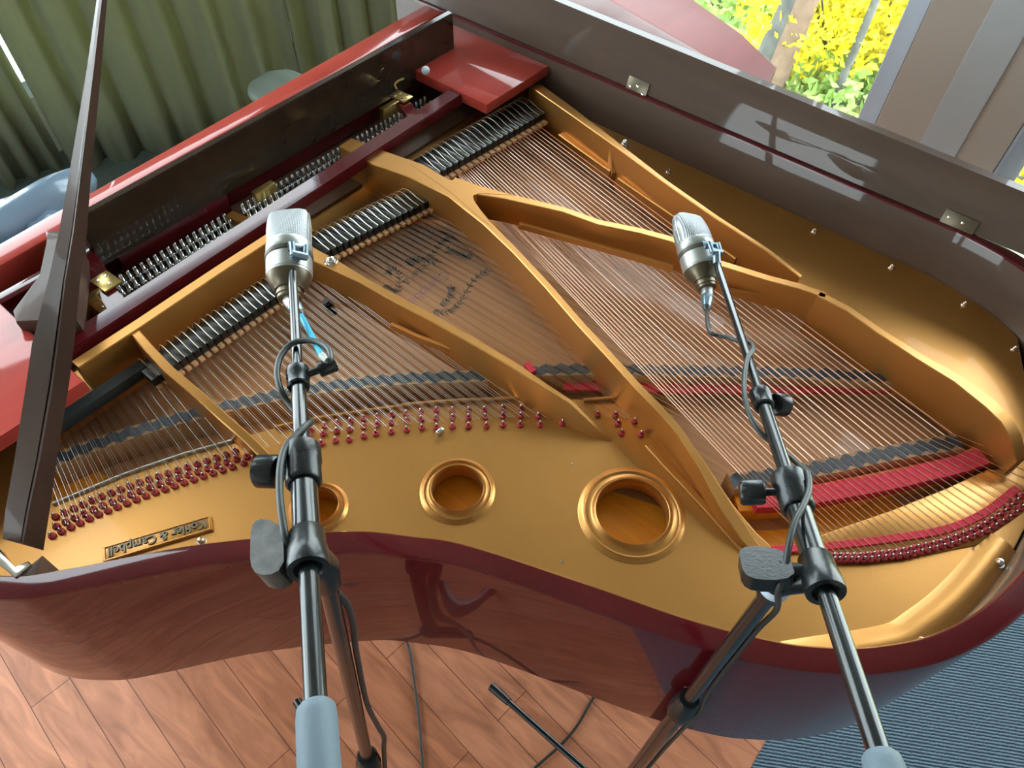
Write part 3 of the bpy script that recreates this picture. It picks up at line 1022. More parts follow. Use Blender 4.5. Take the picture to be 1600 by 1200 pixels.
# shelves either side of the desk and fallboard top behind
bm = bmesh.new(); box(bm, (1.136, 0.995, 0.955), (1.366, 1.33, 0.980), bevel=0.003); obj('side_shelf', bm, 'mahogany_red', piano, 30)
tp = catmull([(-0.18, 0.945, 0), (-0.10, 0.936, 0), (0.0, 0.932, 0), (0.122, 0.935, 0)], 5)
bm = bmesh.new(); prism(bm, [(p.x, p.y) for p in tp] + [(0.122, 1.33), (-0.18, 1.33)], 0.972, 0.997, 0.006); obj('side_shelf', bm, 'mahogany_red', piano, 30)
bm = bmesh.new(); box(bm, (-0.182, 1.235, 0.897), (1.366, 1.260, 0.945), bevel=0.003); obj('action_rail', bm, 'mahogany', piano, 30)
bm = bmesh.new(); prism(bm, [(-0.182, 1.255), (1.366, 1.345), (1.366, 1.408), (-0.182, 1.308)], 0.70, 1.0, 0.006); obj('fallboard', bm, 'mahogany_red', piano, 30)
bm = bmesh.new(); box(bm, (-0.182, 1.205, 0.72), (0.30, 1.235, 0.985), bevel=0.004); obj('name_board', bm, 'mahogany', piano, 30)
bm = bmesh.new(); box(bm, (-0.182, 1.05, 0.60), (1.366, 1.52, 0.70), bevel=0.004); obj('key_bed', bm, 'mahogany', piano, 30)
arm = [xy(a, b, 1.0) for a, b in [(77, 372), (84, 392), (74, 442), (28, 497), (33, 514), (70, 512), (120, 500), (130, 420), (128, 372)]]
bm = bmesh.new(); prism(bm, arm, 0.972, 1.018, 0.004); obj('desk_side_arm', bm, 'mahogany_dull', piano, 30)

# lid: strip above the spine with hinge leaves, and the turned-back front flap behind it
t0 = Vector((1.420, 0, 1.108)); h0 = Vector((1.392, 0, 1.0))
bm = bmesh.new()
Y0, Y1 = -0.13, 1.52
quad = [(1.380, 1.0005), (1.412, 1.0865), (1.4145, 1.0895), (1.437, 1.0885), (1.439, 1.085), (1.4075, 1.0005)]
va = [bm.verts.new((x, Y0, z)) for x, z in quad]; vb = [bm.verts.new((x, Y1, z + 0.026)) for x, z in quad]
for v, (x, z) in zip(vb, quad):
    if z < 1.01: v.co.z = z
n = len(quad)
bm.faces.new(va[::-1]); bm.faces.new(vb)
for i in range(n): bm.faces.new((va[i], va[(i + 1) % n], vb[(i + 1) % n], vb[i]))
lid = obj('lid', bm, 'mahogany_inner', piano, 30)
def on_lid(px, py):
    d = ray(px, py); nl = Vector((-0.0875, 0, 0.0325)).normalized()
    nl = Vector((0.94, 0.0, -0.35)).normalized()
    p0 = Vector((1.379, 0, 1.0))
    return CAM + d * ((p0 - CAM).dot(nl) / d.dot(nl))
def hinge_leaf(px, py, l, hgt, scr):
    p = on_lid(px, py)
    bm = bmesh.new()
    box(bm, (-l / 2, -hgt / 2, -0.001), (l / 2, hgt / 2, 0.0016), bevel=0.0006)
    for sx, sy in scr: lathe(bm, (sx, sy, 0.0016), (0, 0, 1), [(0, 0.0034), (0.0014, 0.003), (0.002, 0)], 10, 1)
    o = obj('hinge_leaf', bm, 'bronze', lid, 30, mats=['bronze', 'chrome'])
    zx = Vector((-0.94, 0, 0.35)); xx = Vector((0, -1, 0)); yy = zx.cross(xx)
    Mx = Matrix((xx, yy, zx)).transposed().to_4x4()
    o.data.transform(Matrix.Translation(p + zx * 0.002 + yy * (0.016 if yy.z > 0 else -0.016)) @ Mx)
hinge_leaf(992, 150, 0.055, 0.042, [(-0.018, 0.0), (0.0, 0.006), (0.018, -0.006)])
hinge_leaf(1488, 364, 0.062, 0.042, [(-0.02, 0.008), (0.006, 0.008), (0.016, -0.008), (0.020, -0.012)])
def board(pl, z0, z1, mat, name, bev=0.006, par=None):
    bm = bmesh.new(); prism(bm, [xy(a, b, z1) for a, b in pl], z0, z1, bev); return obj(name, bm, mat, par or lid, 30)
MT['flap_red'] = grain('mahogany_flap_red', (0.26, 0.028, 0.022), (0.34, 0.040, 0.030), (3, 14, 14), 0.5, 0.0)
MT['flap'] = grain('mahogany_flap', (0.20, 0.060, 0.050), (0.28, 0.085, 0.070), (3, 14, 14), 0.40, 0.0)
board([(800, -30), (930, 36), (1010, 78), (1100, 118), (1134, 131), (1141, 124), (1132, 104), (1080, 74), (955, 3), (890, -38)], 0.955, 0.985, 'flap', 'front_flap')
board([(870, -50), (955, 1), (1085, 76), (1180, 130), (1242, 168), (1250, 182), (1170, 160), (1100, 130), (960, 60), (780, -40)], 0.915, 0.945, 'flap_red', 'front_flap')
board([(980, -60), (1080, -2), (1160, 55), (1214, 104), (1197, 142), (1140, 110), (1080, 74), (955, 2), (880, -45)], 0.885, 0.905, 'flap_red', 'front_flap')

for yy in (0.78, 1.02):
    bm = bmesh.new(); box(bm, (1.402, yy - 0.012, 0.904), (1.78, yy + 0.012, 0.916), bevel=0.002); obj('flap_arm', bm, 'mahogany_dull', lid, 30)
# lid prop
left = [(152, -8), (135, 112), (105, 290), (92, 362), (75, 440), (50, 537), (41, 599), (22, 720), (8, 800), (4, 842)]
right = [(168, -8), (158, 112), (141, 290), (136, 362), (125, 440), (118, 520), (108, 600), (90, 710), (78, 795), (68, 860)]
mid = [(160, -8), (146, 112), (124, 290), (115, 362), (102, 440), (91, 537), (83, 599), (62, 720), (45, 800), (36, 850)]
YP = 0.745
bm = bmesh.new()
secs = []
for (a, b), (c_, d_), (e_, f_) in zip(left, right, mid):
    k = b / 850
    th = 0.012 + 0.014 * max(0, min(1, k))
    A = aty(a, b, YP + th); Bp = aty(c_, d_, YP); Cm = aty(e_, f_, YP)
    Bq = Bp + Vector((0, th, 0))
    secs.append([A, lerp(A, Cm, 0.85), lerp(A, Cm, 0.93) + Vector((0, 0.004, 0)), Cm, Bp, Bq])
ext = [p + (p - q) * 0.9 for p, q in zip(secs[0], secs[2])]
secs.insert(0, ext)
secs = [[bm.verts.new(p) for p in r] for r in secs]
n = len(secs[0])
for i in range(len(secs) - 1):
    for k in range(n):
        bm.faces.new((secs[i][k], secs[i][(k + 1) % n], secs[i + 1][(k + 1) % n], secs[i + 1][k]))
bm.faces.new(secs[0]); bm.faces.new(secs[-1][::-1])
prop = obj('lid_prop', bm, 'mahogany_dull', piano, 35)
bm = bmesh.new()
blk = [xy(a, b, 1.0) for a, b in [(22, 902), (50, 884), (64, 866), (62, 886), (52, 906), (30, 909)]]
bm = bmesh.new(); prism(bm, blk, 0.90, 0.999, 0.003); obj('prop_socket', bm, 'mahogany_dull', prop, 30)
brk = [xy(a, b, 1.004) for a, b in [(-14, 850), (0, 858), (22, 890), (43, 876), (48, 882), (22, 902), (-14, 872)]]
bm = bmesh.new(); prism(bm, brk, 0.992, 1.004, 0.002); obj('prop_bracket', bm, 'chrome', prop, 30)

# legs with casters, under the case
for (lx, ly) in [(-0.06, 1.18), (1.24, 1.18), (0.98, 0.06)]:
    bm = bmesh.new()
    lathe(bm, (lx, ly, 0.0), (0, 0, 1), [(0.075, 0.034), (0.08, 0.04), (0.10, 0.042), (0.42, 0.066), (0.50, 0.072), (0.58, 0.074), (0.59, 0.085), (0.66, 0.088)] if ly < 1 else
          [(0.075, 0.034), (0.08, 0.04), (0.10, 0.042), (0.42, 0.066), (0.50, 0.072), (0.56, 0.074), (0.57, 0.085), (0.60, 0.088)], 8)
    lg = obj('leg', bm, 'mahogany', piano, 30)
    bm = bmesh.new()
    tube(bm, [(lx - 0.014, ly, 0.034), (lx + 0.014, ly, 0.034)], 0.034, 20)
    box(bm, (lx - 0.02, ly - 0.02, 0.04), (lx + 0.02, ly + 0.02, 0.078), bevel=0.003)
    obj('caster', bm, 'brass', lg, 40)
bm = bmesh.new()
for (a, b) in [((0.18, 0.55), (1.30, 0.55)), ((0.40, 0.10), (1.30, 0.10)), ((0.6, -0.2), (0.75, 1.1)), ((1.0, -0.22), (0.9, 1.1))]:
    dd = Vector((b[0] - a[0], b[1] - a[1], 0)); l = dd.length; dd.normalize()
    obox(bm, Vector((a[0], a[1], 0)), dd, l, 0.08, 0.672, 0.80, 0.003)
obj('back_beam', bm, 'mahogany_inner', piano, 30)

# ------------------------------------------------------------------ microphones on boom stands
def on_line(A, B, py):            # parameter of the 3-D line A-B whose image has the given row
    def row(t):
        p = A + (B - A) * t - CAM
        c = [sum(R0[k][i] * p[i] for i in range(3)) for k in range(3)]
        return c[1] / c[2] * F + 600
    lo, hi = -0.1, 1.1
    for _ in range(50):
        m = (lo + hi) / 2
        if row(m) < py: lo = m
        else: hi = m
    return A + (B - A) * lo

def microphone(label, pc, depth, rowdir, tilt, roll):
    """pc: pixel of the middle of the body; the axis runs up the picture and away from the viewer"""
    o = thing('microphone', label, 'microphone', (0, 0, 0), 'condenser microphones over the strings')
    d = math.radians(tilt)
    ac = Vector((rowdir[0], rowdir[1], 0)).normalized() * math.cos(d) + Vector((0, 0, math.sin(d)))
    a = Vector([sum(R0[k][i] * ac[k] for k in range(3)) for i in range(3)])
    vx = Vector([R0[0][i] for i in range(3)])
    x = (vx - a * vx.dot(a)).normalized()
    x = Matrix.Rotation(roll, 3, a) @ x
    z = x.cross(a)
    Mx = Matrix((x, a, z)).transposed().to_4x4()
    o.matrix_basis = Matrix.Translation(atd(pc[0], pc[1], depth)) @ Mx
    Y = Vector((0, 1, 0))
    def part(name, bm, mat, sm=40):
        q = obj(name, bm, mat, None, sm); q.parent = o; return q
    # grille: round base easing into a flattened wedge with rounded corners
    bm = bmesh.new()
    rings = []
    S = 40
    for (y, hw, hd, e) in [(0.010, 0.0290, 0.0290, 2.0), (0.020, 0.0292, 0.0275, 2.3), (0.035, 0.0290, 0.0225, 3.0), (0.048, 0.0282, 0.0175, 3.6), (0.058, 0.0272, 0.0140, 4.0), (0.064, 0.0255, 0.0118, 4.0), (0.0672, 0.0215, 0.0090, 3.6), (0.0685, 0.012, 0.005, 3.0)]:
        ring = []
        for k in range(S):
            t = 2 * PI * k / S
            cx, sx = math.cos(t), math.sin(t)
            ring.append(bm.verts.new((hw * math.copysign(abs(cx) ** (2 / e), cx), y, hd * math.copysign(abs(sx) ** (2 / e), sx))))
        rings.append(ring)
    for i in range(len(rings) - 1):
        for k in range(S):
            bm.faces.new((rings[i][k], rings[i][(k + 1) % S], rings[i + 1][(k + 1) % S], rings[i + 1][k]))
    bm.faces.new(rings[-1]); bm.faces.new(rings[0][::-1])
    gr = part('grille', bm, 'grille', 60)
    bm = bmesh.new()
    for s in (-1, 1):
        pts = [Vector((s * hw * 0.985, y, 0.0)) for (y, hw) in [(0.012, 0.0292), (0.035, 0.0291), (0.048, 0.0283), (0.058, 0.0273), (0.064, 0.0256)]]
        tube(bm, pts, 0.0016, 6)
    q = obj('grille_edge', bm, 'nickel', None, 60); q.parent = gr
    bm = bmesh.new(); lathe(bm, (0, 0, 0), Y, [(-0.004, 0.0296), (-0.003, 0.0303), (0.010, 0.0303), (0.0125, 0.0292)], 48); part('head_ring', bm, 'nickel')
    bm = bmesh.new(); lathe(bm, (0, 0, 0), Y, [(-0.011, 0.0306), (-0.0102, 0.0312), (-0.0040, 0.0312), (-0.0034, 0.0306)], 48); part('dark_band', bm, 'band')
    bm = bmesh.new(); lathe(bm, (0, 0, 0), Y, [(-0.037, 0.0292), (-0.0345, 0.0296), (-0.034, 0.0292), (-0.0335, 0.0297), (-0.011, 0.0300)], 48); part('body', bm, 'nickel')
    bm = bmesh.new(); lathe(bm, (0, 0, 0), Y, [(-0.058, 0.0185), (-0.054, 0.0205), (-0.048, 0.0255), (-0.0375, 0.0290)], 48); part('body_taper', bm, 'bronze', 60)
    bm = bmesh.new(); lathe(bm, (0, 0, 0), Y, [(-0.072, 0.0125), (-0.070, 0.0150), (-0.066, 0.0155), (-0.0655, 0.0170), (-0.062, 0.0170), (-0.0615, 0.0160), (-0.058, 0.0165)], 36); part('socket', bm, 'bronze')
    return o, a, x, z

def cable_plug(cab, o, off, a, col='plug'):
    """plug in line with the microphone: origin o, pointing along -a"""
    d = -a
    bm = bmesh.new(); lathe(bm, o, d, [(0.0, 0.0088), (0.002, 0.0094), (0.018, 0.0094), (0.020, 0.0088)], 20); obj('plug_shell', bm, 'nickel', cab, 40)
    bm = bmesh.new(); lathe(bm, o, d, [(0.0205, 0.0090), (0.022, 0.0094), (0.030, 0.0094), (0.044, 0.0070), (0.046, 0.0066)], 20); obj('plug_sleeve', bm, col, cab, 40)
    bm = bmesh.new(); lathe(bm, o, d, [(0.0462, 0.0062), (0.050, 0.0060), (0.054, 0.0036)], 16); obj('strain_relief', bm, 'cable', cab, 40)
    return o + d * 0.053

def stand(label, A, Bn, rows, pole, G, legdir, knobs, spec):
    """A..Bn: axis of the boom, rows: picture rows where the sections change"""
    st = thing('microphone_stand', label, 'microphone stand', (G[0], G[1], 0), 'boom stands beside the piano')
    ln = lambda y: on_line(A, Bn, y)
    ax = (Bn - A).normalized()
    bm = bmesh.new(); tube(bm, [A, ln(rows['c1'])], 0.0058, 16); boom = obj('boom_rod', bm, 'black_metal', st, 50)
    bm = bmesh.new(); tube(bm, [ln(rows['c1']), ln(rows['c2'])], 0.0078, 18); obj('boom_tube', bm, 'black_metal', st, 50)
    bm = bmesh.new(); tube(bm, [ln(rows['c2']), ln(rows['clutch'])], 0.0118, 20); obj('boom_sleeve', bm, 'black_metal', st, 50)
    bm = bmesh.new(); tube(bm, [ln(rows['clutch'] - 10), ln(rows['grip'] + 10)], 0.0082, 18); obj('boom_tail', bm, 'black_metal', st, 50)
    def collar(y, l, r, name='collar', mat='black_plastic'):
        o = ln(y)
        bm = bmesh.new(); lathe(bm, o - ax * l * 0.5, ax, [(0, r * 0.86), (l * 0.06, r), (l * 0.42, r), (l * 0.46, r * 0.93), (l * 0.94, r * 0.93), (l, r * 0.80)], 24)
        return obj(name, bm, mat, st, 40)
    collar(rows['c1'], 0.030, 0.0125)
    collar(rows['c2'], 0.048, 0.0175)
    # clutch
    o = ln(rows['clutch']); l = 0.05
    bm = bmesh.new(); lathe(bm, o - ax * 0.022, ax, [(0, 0.0128), (0.003, 0.0150), (0.018, 0.0155), (0.020, 0.0165), (0.036, 0.0175), (0.040, 0.0168), (0.0405, 0.012), (0.036, 0.009)], 28)
    cl = obj('clutch', bm, 'black_plastic', st, 40)
    bm = bmesh.new(); 
    jp = pole
    tube(bm, [o, lerp(o, jp, 0.55), jp, jp + (Vector((G[0], G[1], 0.1)) - jp).normalized() * 0.03], [0.013, 0.013, 0.0135, 0.012], 16)
    obj('swivel', bm, 'black_plastic', cl, 40)
    # grip
    g0, g1 = ln(rows['grip']), Bn + ax * 0.10
    L = (g1 - g0).length
    bm = bmesh.new(); lathe(bm, g0, ax, [(0, 0.0105), (0.003, 0.0130), (0.010, 0.0138), (L - 0.006, 0.0138), (L, 0.011)], 24); obj('grip', bm, 'grip', st, 40)
    # knobs: pixel offset in the picture plane from the boom axis
    for (y, dx, dy, dz, l, r, kind) in knobs:
        o = ln(y)
        dirc = Vector((dx, dy, dz)).normalized()
        dw = Vector([sum(R0[k][i] * dirc[k] for k in range(3)) for i in range(3)])
        bm = bmesh.new()
        if kind == 'disc':
            lathe(bm, o, dw, [(0.008, 0.004), (l * 0.52, 0.004), (l * 0.53, r * 0.9), (l * 0.58, r), (l * 0.95, r), (l, r * 0.85)], 20)
            obj('knob', bm, spec.get('knob', 'black_plastic'), st, 40)
        else:
            x, yv, _ = frame_from(dw, ax)
            pts = []
            lathe(bm, o, dw, [(0.008, 0.006), (l * 0.45, 0.007), (l * 0.5, 0.009)], 12)
            # a rounded wing
            ring0 = []; ring1 = []
            yv = ax
            xw = dw
            nw = xw.cross(yv).normalized()
            prof = [(0.35, 0.5), (0.45, 0.82), (0.6, 0.97), (0.78, 1.0), (0.9, 0.93), (0.97, 0.75), (1.0, 0.45), (1.0, -0.45), (0.97, -0.75), (0.9, -0.93), (0.78, -1.0), (0.6, -0.97), (0.45, -0.82), (0.35, -0.5)]
            for s in (-1, 1):
                (ring0 if s < 0 else ring1).extend(bm.verts.new(o + xw * l * a_ + yv * r * b_ + nw * s * spec.get('wing_t', 0.008)) for a_, b_ in prof)
            bm.faces.new(ring0[::-1]); bm.faces.new(ring1)
            n = len(prof)
            fs = [bm.faces.new((ring0[i], ring0[(i + 1) % n], ring1[(i + 1) % n], ring1[i])) for i in range(n)]
            obj('wing_knob', bm, spec.get('wing', 'black_plastic'), st, 40)
    # pole
    g = Vector((G[0], G[1], 0.09)); top = pole
    mid = lerp(top, g, spec['split'])
    bm = bmesh.new(); tube(bm, [top, lerp(top, g, spec['split'] + 0.03)], 0.0085, 18); obj('pole', bm, 'black_metal', st, 50)
    bm = bmesh.new(); tube(bm, [mid, g], 0.0125, 18); obj('lower_pole', bm, 'black_metal', st, 50)
    pd = (g - top).normalized()
    bm = bmesh.new(); lathe(bm, mid - pd * 0.035, pd, [(0, 0.0125), (0.004, 0.0150), (0.030, 0.0165), (0.034, 0.0180), (0.062, 0.0180), (0.066, 0.0145)], 24); pc = obj('pole_collar', bm, 'black_plastic', st, 40)
    if spec.get('tab'):
        bm = bmesh.new(); tq = at(*spec['tab'][:2], 1.0); tq = mid + Vector((0.02, 0.006, -0.005)); box(bm, tq - Vector((0.008, 0.004, 0.012)), tq + Vector((0.012, 0.004, 0.012)), bevel=0.002); obj('collar_tab', bm, 'frame_white', pc, 40)
    bm = bmesh.new(); lathe(bm, top + pd * 0.020, pd, [(0, 0.0092), (0.001, 0.0108), (0.006, 0.0108), (0.007, 0.0092)], 24); obj('ring', bm, 'chrome', st, 40)
    if spec.get('tab'):
        bm = bmesh.new(); lathe(bm, top + pd * 0.004, pd, [(0, 0.0138), (0.001, 0.0145), (0.010, 0.0145), (0.011, 0.0138)], 24); obj('ring', bm, 'frame_white', st, 40)
    # hub and legs
    bm = bmesh.new(); lathe(bm, (g.x, g.y, 0.07), (0, 0, 1), [(0, 0.014), (0.002, 0.026), (0.05, 0.028), (0.055, 0.018), (0.075, 0.016)], 24); obj('hub', bm, 'black_plastic', st, 40)
    for k in range(3):
        a = legdir[0] + (0, 1, -1)[k] * legdir[2]
        dl = Vector((math.cos(a), math.sin(a), 0))
        e = Vector((g.x, g.y, 0)) + dl * legdir[1]
        bm = bmesh.new(); tube(bm, [Vector((g.x, g.y, 0.105)) + dl * 0.02, lerp(Vector((g.x, g.y, 0.105)), e + Vector((0, 0, 0.012)), 0.9)], 0.0075, 14); lg = obj('leg', bm, 'black_metal', st, 50)
        p1 = e + Vector((0, 0, 0.0125)); p0 = lerp(Vector((g.x, g.y, 0.105)), p1, 0.84)
        bm = bmesh.new(); tube(bm, [p0, lerp(p0, p1, 0.55), p1], [0.0095, 0.0108, 0.0115], 16); obj('rubber_foot', bm, 'black_plastic', lg, 40)
    return st, ln, ax, cl

def mic_mount(mic, tip, x, label=None):
    """swivel that joins the boom tip with the band of the microphone"""
    pass

# left stand
A1, B1 = atd(456, 408, 0.95), atd(499, 1200, 0.46)
G1 = (-0.018, 0.276)
f1 = at(466, 1098, 0.0)
leg1 = (math.atan2(f1.y - G1[1], f1.x - G1[0]), math.hypot(f1.y - G1[1], f1.x - G1[0]))
P1 = atd(506, 886, 0.615)
s1, ln1, ax1, cl1 = stand('black boom microphone stand nearest the long treble side and lid prop, left in view', A1, B1, {'c1': 592, 'c2': 728, 'clutch': 862, 'grip': 1100}, P1, G1, leg1 + (2.09,),
    [(590, 1, -0.4, 0.25, 0.042, 0.0085, 'disc'), (738, -1, 0.0, 0.2, 0.046, 0.0155, 'disc'), (868, -1, 0.03, 0.35, 0.050, 0.029, 'wing')],
    {'split': 0.47, 'wing': 'worn_plastic', 'wing_t': 0.011})
mic1, am1, xm1, zm1 = microphone('silver condenser microphone on the left boom stand, hanging near the treble dampers', (452, 397), 0.965, (-0.14, -1.0), 24, 0.0)
# right stand
A2, B2 = atd(1120, 412, 1.13), atd(1375, 1180, 0.50)
P2_ = atd(1217, 908, 0.655)
G2 = (P2_.x, P2_.y)
f2 = at(768, 1075, 0.0)
leg2 = (math.atan2(f2.y - G2[1], f2.x - G2[0]), math.hypot(f2.y - G2[1], f2.x - G2[0]))
s2, ln2, ax2, cl2 = stand('black boom microphone stand by the curved tail side, reaching over the bass strings', A2, B2, {'c1': 625, 'c2': 770, 'clutch': 900, 'grip': 1178}, P2_, G2, leg2 + (2.45,),
    [(628, 1, 0.15, 0.5, 0.036, 0.0135, 'disc'), (768, -1, 0.05, 0.2, 0.050, 0.013, 'disc'), (893, -1, 0.0, 0.2, 0.066, 0.019, 'wing')],
    {'split': 0.36, 'tab': (1075, 1145), 'wing': 'black_plastic'})
mic2, am2, xm2, zm2 = microphone('silver condenser microphone on the right boom stand, over the copper bass strings', (1088, 392), 1.175, (-0.16, -1.0), 22, 0.45)

for mic, tip, a_, x_, z_, dd in ((mic1, A1, am1, xm1, zm1, 1), (mic2, A2, am2, xm2, zm2, 1)):
    c0 = mic.matrix_basis.translation
    base = c0 - a_ * 0.008
    to = (tip - base); to = (to - a_ * to.dot(a_)).normalized()
    bm = bmesh.new()
    p0 = base + to * 0.027; p1 = base + to * 0.040
    n = a_.cross(to)
    # saddle block hugging the band, fork and hex nut at the boom tip
    for s in (-1, 1):
        tube(bm, [p0 + n * s * 0.008, p1 + n * s * 0.009 - a_ * 0.004, p1 + n * s * 0.008 - a_ * 0.022], 0.0038, 10)
    tube(bm, [p0 - n * 0.011 - a_ * 0.001, p0 + n * 0.011 - a_ * 0.001], 0.0075, 14)
    tube(bm, [p1 - n * 0.010 - a_ * 0.020, p1 + n * 0.010 - a_ * 0.020], 0.0052, 12)
    tube(bm, [p1 - a_ * 0.020, tip], [0.006, 0.0068], 12)
    obj('swivel_mount', bm, 'plug', mic, 40)

# ---- microphone cables
def cable(name, label, grp=None):
    return thing(name, label, 'cable', (0, 0, 0), grp)
cab1 = cable('microphone_cable', 'black microphone cable with a bright blue sleeve looped round the left boom', 'microphone cables on the booms')
q = mic1.matrix_basis.translation - am1 * 0.071
dirp = (atd(479, 505, 0.88) - q).normalized()
e1 = cable_plug(cab1, q, 0, -dirp)
def near1(px, py, toward):        # beside the boom at a picture row, moved towards the viewer
    c = (ln1(py) - CAM); c = sum(R0[2][i] * c[i] for i in range(3))
    return atd(px, py, c - toward)
b_end = near1(503, 556, 0.028)
bm = bmesh.new(); tube(bm, catmull([e1, lerp(e1, b_end, 0.5), b_end], 5), 0.0036, 12); obj('blue_sleeve', bm, 'blue', cab1, 60)
g_end = near1(511, 564, 0.030)
bm = bmesh.new(); tube(bm, [b_end, g_end], [0.0042, 0.003], 12); obj('sleeve_end', bm, 'grey_sleeve', cab1, 60)
pth = [g_end, near1(517, 560, 0.030), near1(513, 545, 0.028), near1(498, 535, 0.024), near1(478, 532, 0.020), near1(456, 537, 0.016), near1(439, 556, 0.010), near1(433, 582, 0.006), near1(438, 608, 0.0), near1(449, 628, -0.012), near1(468, 650, -0.016),
       near1(486, 658, -0.004), near1(478, 665, 0.012), near1(462, 680, 0.016), near1(446, 700, 0.018), near1(438, 730, 0.020), near1(437, 770, 0.018), near1(441, 810, 0.014), near1(449, 850, 0.004), near1(462, 880, -0.03), near1(492, 900, -0.06)]
pole_dir = (Vector((G1[0], G1[1], 0.09)) - P1)
side = Vector((0.85, -0.5, 0))
for t, r in ((0.07, 0.0135), (0.16, 0.0128), (0.28, 0.0135), (0.36, 0.022), (0.40, 0.027), (0.45, 0.024), (0.60, 0.019), (0.78, 0.020), (0.90, 0.032)):
    pth.append(P1 + pole_dir * t + side.normalized() * r)
pth += [Vector((G1[0] + 0.09, G1[1] - 0.02, 0.004)), Vector((G1[0] + 0.16, G1[1] - 0.10, 0.004)), Vector((G1[0] + 0.12, G1[1] - 0.25, 0.004))]
bm = bmesh.new(); tube(bm, catmull(pth, 6), 0.0034, 10); obj('cable_run', bm, 'cable', cab1, 60)

cab2 = cable('microphone_cable', 'thin black microphone cable twisted round the right boom and pole', 'microphone cables on the booms')
q = mic2.matrix_basis.translation - am2 * 0.071
dirp = (atd(1103, 506, 1.09) - q).normalized()
e2 = cable_plug(cab2, q, 0, -dirp, 'plug')
def near2(px, py, toward):
    c = (ln2(py) - CAM); c = sum(R0[2][i] * c[i] for i in range(3))
    return atd(px, py, c - toward)
pth = [e2, near2(1108, 516, -0.02), near2(1122, 524, -0.02), near2(1138, 527, -0.016), near2(1152, 532, -0.012), near2(1172, 536, -0.006), near2(1177, 546, 0.010), near2(1168, 560, 0.014), near2(1163, 590, 0.012), near2(1164, 622, 0.010), near2(1173, 652, 0.004), near2(1188, 676, -0.006),
       near2(1206, 692, -0.016), near2(1232, 712, -0.016), near2(1250, 728, 0.002), near2(1262, 740, 0.018), near2(1264, 765, 0.022), near2(1255, 790, 0.024), near2(1242, 815, 0.022), near2(1234, 845, 0.016), near2(1230, 870, 0.008), near2(1226, 895, -0.002), near2(1216, 925, -0.014)]
for t, r in ((0.05, 0.015), (0.10, 0.0125), (0.22, 0.0125), (0.30, 0.015), (0.36, 0.022), (0.44, 0.02), (0.6, 0.017), (0.8, 0.02), (0.92, 0.034)):
    pth.append(P2_ + (Vector((G2[0], G2[1], 0.09)) - P2_) * t + Vector((0.35, -0.9, 0)).normalized() * r)
pth += [Vector((G2[0] + 0.05, G2[1] - 0.08, 0.004)), Vector((G2[0] - 0.05, G2[1] - 0.2, 0.004))]
bm = bmesh.new(); tube(bm, catmull(pth, 6), 0.0031, 10); obj('cable_run', bm, 'cable', cab2, 60)

for lab, pl in (('thin black cable lying straight on the wood floor between the two stands', [(630, 990), (640, 1016), (648, 1070), (655, 1130), (661, 1210)]),
                ('thin black cable curving over the wood floor beside the piano, near the rubber foot', [(940, 1070), (921, 1100), (903, 1132), (880, 1160), (856, 1182), (835, 1200)])):
    bm = bmesh.new(); tube(bm, catmull([at(a, b, 0.0045) for a, b in pl], 6), 0.0032, 8)
    tag(obj('floor_cable', bm, 'cable', None, 60), lab, 'cable', 'cables on the floor')

# ------------------------------------------------------------------ the room
XW, YW, ZC = 2.30, 3.22, 3.20
bm = bmesh.new(); box(bm, (-3.6, -0.240, -0.05), (XW, 1.75, 0.0)); structure('floor', bm, 'floor', None, 'orange brown wood plank floor under the piano')
bm = bmesh.new(); box(bm, (-3.6, -2.6, -0.05), (XW, -0.240, 0.003)); o = structure('floor_carpet', bm, 'carpet', None, 'blue grey ribbed carpet at the tail end of the piano')
bm = bmesh.new(); box(bm, (-3.6, 1.75, -0.05), (XW, YW, 0.003)); structure('floor_carpet', bm, 'carpet_dark', None, 'dark grey green carpet below the curtain')
SKX, SKY = (-0.62, 0.12), (1.75, 2.75)  # skylight opening, added to throw glare on plate, rim and microphone tops
bm = bmesh.new()
for a, b in (((-3.6, -2.6), (SKX[0], YW + 0.1)), ((SKX[1], -2.6), (XW + 0.1, YW + 0.1)), ((SKX[0], -2.6), (SKX[1], SKY[0])), ((SKX[0], SKY[1]), (SKX[1], YW + 0.1))):
    box(bm, (a[0], a[1], ZC), (b[0], b[1], ZC + 0.08))
structure('ceiling', bm, 'ceiling', None, 'plain ceiling with one added skylight')
bm = bmesh.new()
for a, b in (((SKX[0], SKY[0]), (SKX[1], SKY[0] + 0.05)), ((SKX[0], SKY[1] - 0.05), (SKX[1], SKY[1])), ((SKX[0], SKY[0]), (SKX[0] + 0.05, SKY[1])), ((SKX[1] - 0.05, SKY[0]), (SKX[1], SKY[1]))):
    box(bm, (a[0], a[1], ZC - 0.01), (b[0], b[1], ZC + 0.09))
f = structure('window_5', bm, 'frame_white', None, 'added skylight in the unseen ceiling, for glare on the piano')
bm = bmesh.new(); box(bm, (SKX[0] + 0.05, SKY[0] + 0.05, ZC + 0.03), (SKX[1] - 0.05, SKY[1] - 0.05, ZC + 0.036)); structure('pane', bm, 'glass', f)
bm = bmesh.new(); box(bm, (-3.72, -2.6, 0), (-3.6, YW, 0.3)); box(bm, (-3.72, -2.6, 2.7), (-3.6, YW, ZC)); box(bm, (-3.72, -2.6, 0.3), (-3.6, 0.8, 2.7)); box(bm, (-3.72, 2.2, 0.3), (-3.6, YW, 2.7)); structure('wall_left', bm, 'wall', None, 'plain wall past the treble side')
bm = bmesh.new()
